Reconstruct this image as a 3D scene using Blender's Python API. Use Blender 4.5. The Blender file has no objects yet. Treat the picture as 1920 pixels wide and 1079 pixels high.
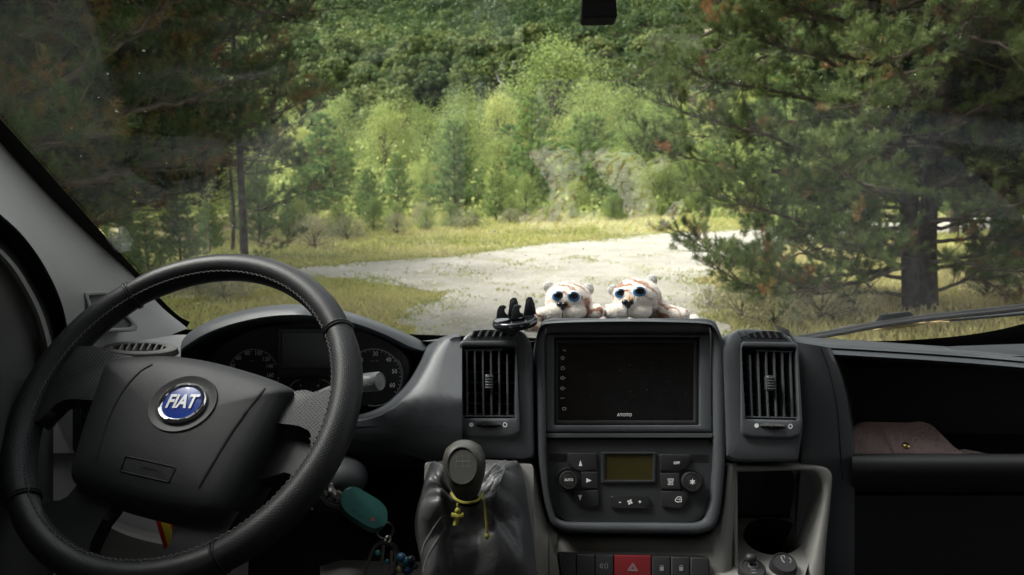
import bpy, bmesh, math, random
import numpy as np
from math import radians, sin, cos, pi, tan, atan2
from mathutils import Vector, Matrix
random.seed(7); RNG = np.random.default_rng(11)
SC = bpy.context.scene; COL = SC.collection

# ------------------------------------------------------------------ camera
FPX, CX, CY = 1500.0, 960.0, 539.5
PITCH = radians(8.5)
CAM = Vector((0, 0, 2.0))
RIGHT, FWD, UP = Vector((1, 0, 0)), Vector((0, cos(PITCH), -sin(PITCH))), Vector((0, sin(PITCH), cos(PITCH)))
cd = bpy.data.cameras.new("camera"); cam = bpy.data.objects.new("camera", cd); COL.objects.link(cam)
cd.sensor_width = 36; cd.lens = 36 * FPX / 1920; cd.clip_start = .02; cd.clip_end = 3000
cam.location = CAM; cam.rotation_euler = (radians(90) - PITCH, 0, 0)
cd.dof.use_dof = True; cd.dof.focus_distance = 1.02; cd.dof.aperture_fstop = 10.0
SC.camera = cam
# ------------------------------------------------------------------ sky, sun, exposure
SUN_EL, SUN_AZ = radians(52), radians(-80)          # azimuth from +Y towards +X
W = bpy.data.worlds.new("World"); SC.world = W; W.use_nodes = True
nt = W.node_tree; nt.nodes.clear()
sky = nt.nodes.new("ShaderNodeTexSky"); sky.sky_type = 'NISHITA'; sky.sun_disc = False
sky.sun_elevation = SUN_EL; sky.sun_rotation = SUN_AZ; sky.air_density = 1.0; sky.dust_density = 4.0; sky.ozone_density = 1.0
hs = nt.nodes.new("ShaderNodeHueSaturation"); hs.inputs['Saturation'].default_value = .12; hs.inputs['Value'].default_value = 1.0
bg = nt.nodes.new("ShaderNodeBackground"); bg.inputs['Strength'].default_value = .14
wo = nt.nodes.new("ShaderNodeOutputWorld")
nt.links.new(sky.outputs[0], hs.inputs['Color']); nt.links.new(hs.outputs[0], bg.inputs[0]); nt.links.new(bg.outputs[0], wo.inputs[0])
sl = bpy.data.lights.new("sun", 'SUN'); sl.energy = 2.1; sl.angle = radians(22); sl.color = (1, .96, .9)
so = bpy.data.objects.new("sun", sl); COL.objects.link(so)
so.rotation_euler = (pi / 2 - SUN_EL, 0, pi - SUN_AZ)
so.location = (0, 0, 30)
SC.view_settings.view_transform = 'Standard'; SC.view_settings.look = 'None'; SC.view_settings.gamma = 1
SC.view_settings.exposure = 1.85

# ------------------------------------------------------------------ picture <-> space
def ray(px, py): return RIGHT * ((px - CX) / FPX) - UP * ((py - CY) / FPX) + FWD
def P(px, py, d): return CAM + ray(px, py) * d
def Pc(px, py, d): return P(min(px, CX + 1.15 / d * FPX), py, d)      # kept inside the right side wall
def G(px, py, z=0.0):
    r = ray(px, py); return CAM + r * ((z - CAM.z) / r.z)
class Plane:
    """a plane through P(px,py,d); tilt leans its top away, yaw turns its face to the right"""
    def __init__(s, px, py, d, tilt=0, yaw=0):
        t, y = radians(tilt), radians(yaw)
        s.o = P(px, py, d)
        s.n = (-FWD * cos(t) * cos(y) + UP * sin(t) + RIGHT * cos(t) * sin(y)).normalized()
        s.u = RIGHT - s.n * RIGHT.dot(s.n); s.u.normalize()
        s.v = s.n.cross(s.u)
    def at(s, px, py, z=0.0):
        r = ray(px, py); t = (s.o - CAM).dot(s.n) / r.dot(s.n)
        return CAM + r * t + s.n * z
    def scale(s, px, py): return (s.at(px + 1, py) - s.at(px, py)).length

# ------------------------------------------------------------------ materials
def mat(name, col, rough=.5, spec=.4, metal=0, bump=None, var=None, coat=0, sheen=0, bump2=None):
    m = bpy.data.materials.new(name); m.use_nodes = True; t = m.node_tree; b = t.nodes["Principled BSDF"]
    b.inputs['Base Color'].default_value = (*col, 1); b.inputs['Roughness'].default_value = rough
    b.inputs['Specular IOR Level'].default_value = spec; b.inputs['Metallic'].default_value = metal
    b.inputs['Coat Weight'].default_value = coat; b.inputs['Sheen Weight'].default_value = sheen
    tc = t.nodes.new("ShaderNodeTexCoord")
    if var:
        sc, amt = var
        n = t.nodes.new("ShaderNodeTexNoise"); n.inputs['Scale'].default_value = sc; n.inputs['Detail'].default_value = 6
        t.links.new(tc.outputs['Object'], n.inputs['Vector'])
        r = t.nodes.new("ShaderNodeValToRGB"); e = r.color_ramp.elements
        e[0].position = .3; e[1].position = .7
        e[0].color = (*[c * (1 - amt) for c in col], 1); e[1].color = (*[min(1, c * (1 + amt)) for c in col], 1)
        t.links.new(n.outputs['Fac'], r.inputs[0]); t.links.new(r.outputs[0], b.inputs['Base Color'])
        rr = t.nodes.new("ShaderNodeMapRange"); rr.inputs['To Min'].default_value = max(0, rough - .08); rr.inputs['To Max'].default_value = min(1, rough + .08)
        t.links.new(n.outputs['Fac'], rr.inputs['Value']); t.links.new(rr.outputs[0], b.inputs['Roughness'])
    prev = None
    for bb in (bump, bump2):
        if not bb: continue
        kind, sc, st, dist = bb
        if kind == 'noise':
            n = t.nodes.new("ShaderNodeTexNoise"); n.inputs['Scale'].default_value = sc; n.inputs['Detail'].default_value = 3; out = n.outputs['Fac']
        else:
            n = t.nodes.new("ShaderNodeTexVoronoi"); n.inputs['Scale'].default_value = sc; out = n.outputs['Distance']
        t.links.new(tc.outputs['Object'], n.inputs['Vector'])
        bm = t.nodes.new("ShaderNodeBump"); bm.inputs['Strength'].default_value = st; bm.inputs['Distance'].default_value = dist
        t.links.new(out, bm.inputs['Height'])
        if prev: t.links.new(prev, bm.inputs['Normal'])
        prev = bm.outputs['Normal']
    if prev: t.links.new(prev, b.inputs['Normal'])
    return m

def leaf_mat(name, stops, gloss=.02, trans=.35):
    """foliage: hue taken from the per-leaf 'tint' attribute, some light let through"""
    m = bpy.data.materials.new(name); m.use_nodes = True; t = m.node_tree; t.nodes.clear()
    a = t.nodes.new("ShaderNodeAttribute"); a.attribute_name = "tint"
    r = t.nodes.new("ShaderNodeValToRGB"); e = r.color_ramp.elements
    while len(e) > 1: e.remove(e[-1])
    e[0].position, e[0].color = stops[0][0], (*stops[0][1], 1)
    for p_, c_ in stops[1:]:
        q = e.new(p_); q.color = (*c_, 1)
    oi = t.nodes.new("ShaderNodeObjectInfo"); hv = t.nodes.new("ShaderNodeHueSaturation")
    mr = t.nodes.new("ShaderNodeMapRange"); mr.inputs['To Min'].default_value = .75; mr.inputs['To Max'].default_value = 1.25
    t.links.new(oi.outputs['Random'], mr.inputs['Value']); t.links.new(mr.outputs[0], hv.inputs['Value'])
    mh = t.nodes.new("ShaderNodeMapRange"); mh.inputs['To Min'].default_value = .515; mh.inputs['To Max'].default_value = .48; t.links.new(oi.outputs['Random'], mh.inputs['Value']); t.links.new(mh.outputs[0], hv.inputs['Hue'])
    t.links.new(a.outputs['Fac'], r.inputs[0]); t.links.new(r.outputs[0], hv.inputs['Color'])
    d = t.nodes.new("ShaderNodeBsdfDiffuse"); tr = t.nodes.new("ShaderNodeBsdfTranslucent"); gl = t.nodes.new("ShaderNodeBsdfGlossy")
    gl.inputs['Roughness'].default_value = .45; gl.inputs['Color'].default_value = (.5, .5, .5, 1)
    m1 = t.nodes.new("ShaderNodeMixShader"); m1.inputs[0].default_value = trans
    m2 = t.nodes.new("ShaderNodeMixShader"); m2.inputs[0].default_value = gloss
    o = t.nodes.new("ShaderNodeOutputMaterial")
    t.links.new(hv.outputs[0], d.inputs[0]); t.links.new(hv.outputs[0], tr.inputs[0])
    t.links.new(d.outputs[0], m1.inputs[1]); t.links.new(tr.outputs[0], m1.inputs[2])
    t.links.new(m1.outputs[0], m2.inputs[1]); t.links.new(gl.outputs[0], m2.inputs[2]); t.links.new(m2.outputs[0], o.inputs[0])
    return m

# ------------------------------------------------------------------ mesh builder
def rpoly(pts, r, n=5):
    """polygon with rounded corners; r = radius or list of radii"""
    out = []; N = len(pts)
    for i, p in enumerate(pts):
        p = Vector(p); a = Vector(pts[i - 1]); b = Vector(pts[(i + 1) % N])
        ri = r[i] if isinstance(r, (list, tuple)) else r
        da, db = (a - p), (b - p); la, lb = da.length, db.length
        if ri <= 0 or la < 1e-6 or lb < 1e-6:
            out += [tuple(p)] * (n + 1) if False else [tuple(p)]; continue
        ri = min(ri, la * .49, lb * .49)
        s, e = p + da / la * ri, p + db / lb * ri
        for k in range(n + 1):
            t = k / n; q = s * (1 - t) ** 2 + p * 2 * t * (1 - t) + e * t ** 2; out.append(tuple(q))
    return out
def rrect(x0, y0, x1, y1, r, n=5): return rpoly([(x0, y0), (x1, y0), (x1, y1), (x0, y1)], r, n)
def ell(cx, cy, rx, ry, n=32, rot=0, a0=0, a1=2 * pi):
    full = abs(a1 - a0 - 2 * pi) < 1e-6; c, s = cos(rot), sin(rot); out = []
    for k in range(n if full else n + 1):
        a = a0 + (a1 - a0) * k / n; x, y = rx * cos(a), ry * sin(a); out.append((cx + x * c - y * s, cy + x * s + y * c))
    return out
def spline(pts, n=8):
    """Catmull-Rom through points of any dimension"""
    P_ = [np.array(p, float) for p in pts]; P_ = [2 * P_[0] - P_[1]] + P_ + [2 * P_[-1] - P_[-2]]; out = []
    for i in range(1, len(P_) - 2):
        a, b, c, d = P_[i - 1:i + 3]
        for k in range(n):
            t = k / n; out.append(.5 * ((2 * b) + (c - a) * t + (2 * a - 5 * b + 4 * c - d) * t * t + (3 * b - a - 3 * c + d) * t ** 3))
    out.append(P_[-2]); return [tuple(o) for o in out]

class MB:
    def __init__(s): s.bm = bmesh.new(); s.mi = 0; s.uv = None
    def _f(s, vs, sm=True):
        try: f = s.bm.faces.new(vs)
        except ValueError: return None
        f.material_index = s.mi; f.smooth = sm; return f
    def vs(s, pts): return [s.bm.verts.new(Vector(p)) for p in pts]
    def strip(s, A, B, close=True):
        n = len(A)
        for i in range(n if close else n - 1):
            j = (i + 1) % n; s._f((A[i], A[j], B[j], B[i]))
    def solid(s, front, back, bevel=0, seg=3, cap_back=True):
        """prism between two matching 3D outlines, rounded along the front edge"""
        a, b = s.vs(front), s.vs(back)
        n0 = set(s.bm.faces); s.strip(b, a); f = s._f(a)
        if cap_back: s._f(list(reversed(b)))
        if bevel > 0 and f:
            ed = [e for e in f.edges]
            try: bmesh.ops.bevel(s.bm, geom=ed, offset=bevel, segments=seg, affect='EDGES', profile=.5, clamp_overlap=True)
            except Exception: pass
            new = [g for g in s.bm.faces if g not in n0]
            for g in new: g.smooth = True; g.material_index = s.mi
            for g in sorted(new, key=lambda g: -g.calc_area())[:2]: g.smooth = False
    def plate(s, pl, poly, z0, z1, bevel=0, seg=3):
        s.solid([pl.at(x, y) + pl.n * z1 for x, y in poly], [pl.at(x, y) + pl.n * z0 for x, y in poly], bevel, seg)
    def ring(s, pl, outer, inner, z0, z1, lip=0.0, z_in=None):
        """frame with an opening: outer/inner outlines of equal length; lip rounds the inner and outer edge"""
        n = len(outer); z_in = z0 if z_in is None else z_in
        O = [pl.at(x, y) for x, y in outer]; I = [pl.at(x, y) for x, y in inner]; N = pl.n
        def mixp(t, z): return s.vs([O[k].lerp(I[k], t) + N * z for k in range(n)])
        w = sum((O[k] - I[k]).length for k in range(n)) / n; t = min(.3, lip / max(w, 1e-6))
        rows = [mixp(0, z0), mixp(0, z1 - lip), mixp(t * .3, z1 - lip * .3), mixp(t, z1), mixp(1 - t, z1), mixp(1 - t * .3, z1 - lip * .3), mixp(1, z1 - lip), mixp(1, z_in)]
        for a, b in zip(rows, rows[1:]): s.strip(a, b)
        top = set(rows[3]) | set(rows[4])
        for v in rows[3]:
            for f in v.link_faces:
                if all(q in top for q in f.verts): f.smooth = False
    def loft(s, rows, closed=False, cap=False):
        R = [s.vs(r) for r in rows]
        for a, b in zip(R, R[1:]): s.strip(a, b, closed)
        if cap: s._f(list(reversed(R[0]))); s._f(R[-1])
        return R
    def tube(s, path, rad, n=8, cap=True, closed=False, flat=1.0):
        path = [Vector(p) for p in path]; N = len(path); rows = []; ref = None
        for i, p in enumerate(path):
            a = path[(i - 1) % N] if closed else path[max(0, i - 1)]; b = path[(i + 1) % N] if closed else path[min(N - 1, i + 1)]
            t = (b - a).normalized()
            if ref is None: ref = Vector((0, 0, 1)) if abs(t.z) < .9 else Vector((1, 0, 0))
            x = (ref - t * ref.dot(t)).normalized(); ref = x; y = t.cross(x)
            r = rad(i / (N - 1)) if callable(rad) else (rad[i] if isinstance(rad, (list, tuple)) else rad)
            rows.append([p + x * r * cos(2 * pi * k / n) + y * r * flat * sin(2 * pi * k / n) for k in range(n)])
        R = s.loft(rows, True)
        if closed: s.strip(R[-1], R[0])
        elif cap: s._f(list(reversed(R[0]))); s._f(R[-1])
    def lathe(s, o, ax, prof, n=24, cap=True, ref=None, sx=1.0):
        """profile of (radius, height along axis)"""
        ax = Vector(ax).normalized(); ref = Vector(ref) if ref else (Vector((1, 0, 0)) if abs(ax.x) < .8 else Vector((0, 0, 1)))
        x = (ref - ax * ref.dot(ax)).normalized(); y = ax.cross(x); o = Vector(o)
        R = s.loft([[o + ax * h + x * r * sx * cos(2 * pi * k / n) + y * r * sin(2 * pi * k / n) for k in range(n)] for r, h in prof], True)
        if cap: s._f(list(reversed(R[0]))); s._f(R[-1])
    def ball(s, c, rx, ry, rz, X=None, Y=None, Z=None, n=16, m=10):
        X, Y, Z = X or Vector((1, 0, 0)), Y or Vector((0, 1, 0)), Z or Vector((0, 0, 1)); c = Vector(c); rows = []
        for i in range(1, m):
            a = pi * i / m; rows.append([c + X * rx * sin(a) * cos(2 * pi * k / n) + Y * ry * sin(a) * sin(2 * pi * k / n) + Z * rz * cos(a) for k in range(n)])
        R = s.loft(rows, True); t, b = s.vs([c + Z * rz, c - Z * rz])
        for k in range(n): s._f((t, R[0][k], R[0][(k + 1) % n])); s._f((b, R[-1][(k + 1) % n], R[-1][k]))
    def box(s, a, b, bevel=0):
        (x0, y0, z0), (x1, y1, z1) = a, b
        q = s.vs([(x0, y0, z0), (x1, y0, z0), (x1, y1, z0), (x0, y1, z0), (x0, y0, z1), (x1, y0, z1), (x1, y1, z1), (x0, y1, z1)])
        for f in ((3, 2, 1, 0), (4, 5, 6, 7), (0, 1, 5, 4), (1, 2, 6, 5), (2, 3, 7, 6), (3, 0, 4, 7)): s._f([q[i] for i in f], False)
    def text(s, txt, pl, px, py, size, mi=1, rot=0, z=.0006, shear=0, bold=0, sx=1.0):
        """lettering lying on a plane; size = height of a capital in picture pixels"""
        cu = bpy.data.curves.new("t", 'FONT'); cu.body = txt; cu.align_x = 'CENTER'; cu.align_y = 'CENTER'; cu.shear = shear; cu.offset = bold; cu.resolution_u = 3
        ob = bpy.data.objects.new("t", cu); me = bpy.data.meshes.new_from_object(ob)
        k = pl.scale(px, py) * size / .7; o = pl.at(px, py); c, sn = cos(rot), sin(rot); base = []
        for v in me.vertices:
            x, y = v.co.x * k * sx, v.co.y * k; base.append(s.bm.verts.new(o + pl.u * (x * c - y * sn) + pl.v * (x * sn + y * c) + pl.n * z))
        for p in me.polygons:
            f = s._f([base[i] for i in p.vertices], False)
            if f: f.material_index = mi
        bpy.data.objects.remove(ob); bpy.data.curves.remove(cu); bpy.data.meshes.remove(me)
    def flat(s, pl, poly, z, mi=1):
        f = s._f(s.vs([pl.at(x, y) + pl.n * z for x, y in poly]), False)
        if f: f.material_index = mi
    def line(s, pl, pts, w, z, mi=1, close=False):
        """flat stroke of width w (pixels) on a plane"""
        n = len(pts)
        for i in range(n if close else n - 1):
            a, b = Vector(pts[i]), Vector(pts[(i + 1) % n]); d = (b - a)
            if d.length < 1e-6: continue
            d.normalize(); q = Vector((-d.y, d.x)) * w / 2
            s.flat(pl, [tuple(a + q), tuple(b + q), tuple(b - q), tuple(a - q)], z, mi)

WORLD = {}
def _link(o, parent, origin):
    po = WORLD[parent.name] if parent else Vector((0, 0, 0))
    o.location = Vector(origin) - po; o.parent = parent; COL.objects.link(o); WORLD[o.name] = Vector(origin)
def build(mb, name, mats, parent=None, origin=None, sharp=40, **props):
    bm = mb.bm
    bmesh.ops.remove_doubles(bm, verts=bm.verts[:], dist=1e-6)
    bmesh.ops.recalc_face_normals(bm, faces=bm.faces[:])
    if origin is None:
        lo = Vector([min(v.co[i] for v in bm.verts) for i in range(3)]); hi = Vector([max(v.co[i] for v in bm.verts) for i in range(3)])
        origin = (lo + hi) / 2 if parent else Vector(((lo.x + hi.x) / 2, (lo.y + hi.y) / 2, lo.z))
    origin = Vector(origin)
    for v in bm.verts: v.co -= origin
    me = bpy.data.meshes.new(name); bm.to_mesh(me); bm.free()
    for m in (mats if isinstance(mats, (list, tuple)) else [mats]): me.materials.append(m)
    if sharp: me.set_sharp_from_angle(angle=radians(sharp))
    o = bpy.data.objects.new(name, me); _link(o, parent, origin)
    for k, v in props.items(): o[k] = v
    return o
def thing(name, loc, label=None, cat=None, group=None, parent=None):
    o = bpy.data.objects.new(name, None); o.empty_display_size = .05; _link(o, parent, loc)
    if label: o['label'] = label
    if cat: o['category'] = cat
    if group: o['group'] = group
    return o
def npmesh(name, V, F, mats, parent=None, origin=(0, 0, 0), tint=None, smooth=False, **props):
    """mesh straight from arrays: V (n,3), F (m,3|4)"""
    V = np.asarray(V, np.float32); F = np.asarray(F, np.int32); k = F.shape[1]
    me = bpy.data.meshes.new(name); me.vertices.add(len(V)); me.vertices.foreach_set('co', (V - np.array(origin, np.float32)).ravel())
    me.loops.add(F.size); me.loops.foreach_set('vertex_index', F.ravel())
    me.polygons.add(len(F)); me.polygons.foreach_set('loop_start', np.arange(0, F.size, k, dtype=np.int32))
    me.polygons.foreach_set('loop_total', np.full(len(F), k, np.int32))
    if smooth: me.polygons.foreach_set('use_smooth', np.ones(len(F), bool))
    if tint is not None:
        at = me.attributes.new('tint', 'FLOAT', 'POINT'); at.data.foreach_set('value', np.asarray(tint, np.float32))
    me.update(calc_edges=True)
    for m in (mats if isinstance(mats, (list, tuple)) else [mats]): me.materials.append(m)
    o = bpy.data.objects.new(name, me); _link(o, parent, origin)
    for kk, v in props.items(): o[kk] = v
    return o
# ================================================================== OUTDOORS
def H(x, y):
    """terrain height"""
    y = np.asarray(y, float); x = np.asarray(x, float)
    t = np.clip((y - 70) / 60, 0, 1)
    h = 0.5 * .27 * 60 * t * t + np.where(y > 130, .27 * (y - 130), 0)
    return h + np.where(y > 70, 1, 0) * t * (2.2 * np.sin(x * .03 + 1) + 1.6 * np.sin(y * .045 + x * .012))
def hits(px, py):
    """where the line of sight through a picture point meets the terrain"""
    r = ray(px, py); t = 12.0
    while t < 900:
        q = CAM + r * t
        if q.z <= float(H(q.x, q.y)): return q
        t += .5
    return CAM + r * 400

def node_ground(name, kind):
    m = bpy.data.materials.new(name); m.use_nodes = True; t = m.node_tree; b = t.nodes["Principled BSDF"]
    b.inputs['Roughness'].default_value = .95; b.inputs['Specular IOR Level'].default_value = .1
    tc = t.nodes.new("ShaderNodeTexCoord"); co = tc.outputs['Object']
    def noise(sc, det=6, ro=.6):
        n = t.nodes.new("ShaderNodeTexNoise"); n.inputs['Scale'].default_value = sc; n.inputs['Detail'].default_value = det; n.inputs['Roughness'].default_value = ro
        t.links.new(co, n.inputs['Vector']); return n.outputs['Fac']
    def ramp(src, stops):
        r = t.nodes.new("ShaderNodeValToRGB"); e = r.color_ramp.elements
        e[0].position, e[0].color = stops[0][0], (*stops[0][1], 1); e[1].position, e[1].color = stops[-1][0], (*stops[-1][1], 1)
        for p_, c_ in stops[1:-1]: e.new(p_).color = (*c_, 1)
        t.links.new(src, r.inputs[0]); return r.outputs[0]
    def mix(f, a, b_):
        mx = t.nodes.new("ShaderNodeMix"); mx.data_type = 'RGBA'; t.links.new(f, mx.inputs['Factor']); t.links.new(a, mx.inputs['A']); t.links.new(b_, mx.inputs['B']); return mx.outputs['Result']
    if kind == 'grass':
        a = ramp(noise(.9), [(.32, (.11, .13, .035)), (.5, (.24, .22, .085)), (.68, (.34, .29, .13))])
        c = ramp(noise(6, 8), [(.3, (.10, .085, .04)), (.7, (.32, .27, .13))])
        f = ramp(noise(.25, 3), [(.35, (0, 0, 0)), (.65, (1, 1, 1))])
        out = mix(f, a, c); h = noise(14, 8)
        st, di = 1.0, .08
    else:
        v = t.nodes.new("ShaderNodeTexVoronoi"); v.inputs['Scale'].default_value = 34; v.inputs['Randomness'].default_value = 1; t.links.new(co, v.inputs['Vector'])
        st_ = ramp(v.outputs['Color'], [(.0, (.16, .148, .123)), (.5, (.31, .29, .246)), (1, (.50, .475, .415))])
        a = ramp(noise(.55, 9, .68), [(.32, (.20, .184, .152)), (.5, (.325, .305, .26)), (.66, (.43, .408, .36))])
        half = t.nodes.new("ShaderNodeValue"); half.outputs[0].default_value = .62
        out = mix(half.outputs[0], st_, a)
        g = ramp(noise(.9, 10, .74), [(.52, (0, 0, 0)), (.68, (.7, .7, .7))])
        grn = ramp(noise(7, 6), [(.35, (.12, .13, .045)), (.65, (.26, .24, .11))])
        out = mix(g, out, grn); h = noise(22, 9, .7); st, di = .8, .03
    t.links.new(out, b.inputs['Base Color'])
    bm = t.nodes.new("ShaderNodeBump"); bm.inputs['Strength'].default_value = st; bm.inputs['Distance'].default_value = di
    t.links.new(h, bm.inputs['Height']); t.links.new(bm.outputs[0], b.inputs['Normal'])
    return m
M_GRASSY = node_ground("dry_grass_ground", 'grass'); M_GRAVEL = node_ground("pale_gravel", 'gravel')

# ---- ground sheet to the top of the hill
ys = np.concatenate([np.linspace(-30, 70, 30), np.linspace(74, 130, 24), np.linspace(140, 900, 60)])
xs = np.linspace(-1, 1, 61); V = []
for y in ys:
    w = 60 + max(0, y) * 1.1
    for u in xs: V.append((u * w, y, float(H(u * w, y))))
nx = len(xs); F = [(j * nx + i, j * nx + i + 1, (j + 1) * nx + i + 1, (j + 1) * nx + i) for j in range(len(ys) - 1) for i in range(nx - 1)]
jc = int(np.searchsorted(ys, 96)); F = np.array(F); fr_ = np.arange(len(F)) // (nx - 1)
npmesh("ground", V[:(jc + 1) * nx], F[fr_ < jc], M_GRASSY, smooth=True, kind='structure')
npmesh("hillside", V[jc * nx:], F[fr_ >= jc] - jc * nx, mat("shaded_leaf_litter", (.045, .046, .022), .95, .05, var=(.3, .5)), smooth=True, kind='structure')  # litter colour darkened so the gaps between crowns read as shade

# ---- gravel track and driveway, one ragged-edged sheet
out_px = [(-300, 540), (200, 520), (400, 512), (500, 506), (580, 500), (700, 494), (800, 485), (900, 474), (1000, 462), (1100, 452), (1250, 438), (1500, 426), (1900, 404), (2600, 384),
          (2600, 412), (1900, 430), (1560, 452), (1400, 482), (1345, 505), (1325, 530), (1335, 570), (1360, 640), (1450, 900), (-200, 900), (560, 690), (750, 625), (790, 590), (822, 560), (795, 544), (700, 532), (580, 523), (400, 530), (200, 541), (-300, 560)]
pts = [G(x, y) for x, y in out_px]
pts[23] = Vector((3.2, -6, 0)); pts[22] = Vector((3.2, 4, 0)); pts[24] = Vector((-2.2, -6, 0)); pts[25] = Vector((-2.0, 5, 0))
edge = []
for i, p in enumerate(pts):
    q = pts[(i + 1) % len(pts)]; n = max(1, int((q - p).length / .35))
    for k in range(n):
        e = p.lerp(q, k / n); e.x += RNG.normal() * .13 + .16 * sin(e.y * 2.1); e.y += RNG.normal() * .13 + .16 * sin(e.x * 1.7); edge.append((e.x, e.y, .012))
bm = bmesh.new(); fv = [bm.verts.new(e) for e in edge]; bm.faces.new(fv); bmesh.ops.triangulate(bm, faces=bm.faces[:])
me = bpy.data.meshes.new("gravel_track"); bm.to_mesh(me); bm.free(); me.materials.append(M_GRAVEL)
tr = bpy.data.objects.new("gravel_track", me); COL.objects.link(tr); WORLD[tr.name] = Vector((0, 0, 0)); tr['kind'] = 'structure'
ROAD = np.array([(e[0], e[1]) for e in edge])
def on_road(x, y):
    x = np.asarray(x); y = np.asarray(y); ins = np.zeros(x.shape, bool); j = len(ROAD) - 1
    for i in range(len(ROAD)):
        xi, yi = ROAD[i]; xj, yj = ROAD[j]
        c = ((yi > y) != (yj > y)) & (x < (xj - xi) * (y - yi) / (yj - yi + 1e-12) + xi); ins ^= c; j = i
    return ins
# pale bare strips on the hillside
def strip_on_hill(pxs, w):
    mb = MB(); A, B = [], []
    for px, py in pxs:
        q = hits(px, py)
        A.append((q.x, q.y - w, float(H(q.x, q.y - w)) + .35)); B.append((q.x, q.y + w, float(H(q.x, q.y + w)) + .35))
    mb.strip(mb.vs(A), mb.vs(B), False); build(mb, "hill_path", mat("bare_hill_earth", (.30, .25, .16), .95, .05, var=(.4, .25)), kind='structure')
strip_on_hill([(1120, 98), (1180, 88), (1240, 80), (1300, 70), (1380, 58), (1500, 44)], 6.5)

# ------------------------------------------------------------------ foliage arrays
def unit(a): return a / (np.linalg.norm(a, axis=-1, keepdims=True) + 1e-9)
class Fol:
    def __init__(s): s.V, s.F, s.T, s.n = [], [], [], 0
    def add(s, V, k, tint):
        """V (m,k,3) faces of k corners"""
        m = len(V); s.V.append(V.reshape(-1, 3)); s.F.append(np.arange(m * k).reshape(m, k) + s.n); s.T.append(np.repeat(tint, k)); s.n += m * k
    def leaves(s, C, size, tint, up=.3, ratio=.55):
        """a small diamond leaf at each centre"""
        n = len(C); d = unit(RNG.normal(size=(n, 3)) + np.array([0, 0, -.2])); w = unit(np.cross(d, unit(RNG.normal(size=(n, 3))))); sz = (size * RNG.uniform(.6, 1.3, n))[:, None]
        s.add(np.stack([C - d * sz * .5, C + w * sz * ratio * .5, C + d * sz * .5, C - w * sz * ratio * .5], 1), 4, tint)
    def puff(s, C, N, size, tint):
        """leaf faces lying on the surface of a leafy lobe"""
        n = len(C); nn = unit(N + RNG.normal(size=(n, 3)) * .45); t1 = unit(np.cross(nn, RNG.normal(size=(n, 3)))); t2 = np.cross(nn, t1); z = (size * RNG.uniform(.6, 1.3, n))[:, None]
        s.add(np.stack([C - t1 * z, C - t2 * z * .8, C + t1 * z, C + t2 * z * .8], 1), 4, tint)
    def needles(s, C, D, L, k, nl, w, tint):
        """bottle-brush tufts: k needles of length nl round a shoot at C pointing along D"""
        n = len(C); t = RNG.uniform(.0, 1, (n, k, 1)) ** .8; Dk = D[:, None, :]
        b = C[:, None, :] + Dk * t * L; side = RNG.normal(size=(n, k, 3)); side -= Dk * (side * Dk).sum(-1, keepdims=True); side = unit(side)
        dr = unit(Dk * RNG.uniform(.35, .9, (n, k, 1)) + side * .75); l = nl * RNG.uniform(.7, 1.15, (n, k, 1))
        ww = unit(np.cross(dr, RNG.normal(size=(n, k, 3)))) * w
        tr_ = np.stack([b - ww, b + ww, b + dr * l * .6 + ww * .8, b + dr * l], 2).reshape(-1, 4, 3)
        s.add(tr_, 4, np.repeat(tint, k))
    def obj(s, name, m, parent=None, origin=(0, 0, 0), **p):
        return npmesh(name, np.concatenate(s.V), np.concatenate(s.F), m, parent, origin, np.concatenate(s.T), **p)

M_BARK = mat("grey_bark", (.085, .07, .055), .95, .1, bump=('noise', 30, 1, .02), var=(9, .5))
M_BARKD = mat("dark_pine_bark", (.05, .042, .036), .95, .1, bump=('noise', 22, 1, .03), var=(7, .5))
M_TWIG = mat("pale_dead_wood", (.075, .063, .05), .95, .1, var=(9, .35))
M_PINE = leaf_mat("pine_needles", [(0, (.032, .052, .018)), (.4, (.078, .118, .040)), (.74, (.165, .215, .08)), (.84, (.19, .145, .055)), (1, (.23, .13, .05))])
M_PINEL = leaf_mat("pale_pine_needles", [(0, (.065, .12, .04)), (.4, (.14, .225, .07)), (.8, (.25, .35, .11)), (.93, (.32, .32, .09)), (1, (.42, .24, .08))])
M_PINED = leaf_mat("shade_toned_pine_needles", [(0, (.008, .015, .007)), (.4, (.018, .032, .013)), (.74, (.045, .068, .027)), (.84, (.09, .065, .025)), (1, (.13, .07, .025))])  # needle colour darkened to stand in for shade in the upper corners
M_WIL = leaf_mat("light_leaves", [(0, (.15, .21, .065)), (.5, (.30, .36, .11)), (1, (.48, .50, .17))], trans=.5)
M_OAK = leaf_mat("oak_leaves", [(0, (.030, .055, .020)), (.5, (.064, .105, .034)), (1, (.15, .185, .058))])
M_SHR = leaf_mat("heath_leaves", [(0, (.17, .15, .10)), (.5, (.29, .28, .18)), (1, (.40, .40, .22))])

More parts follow.
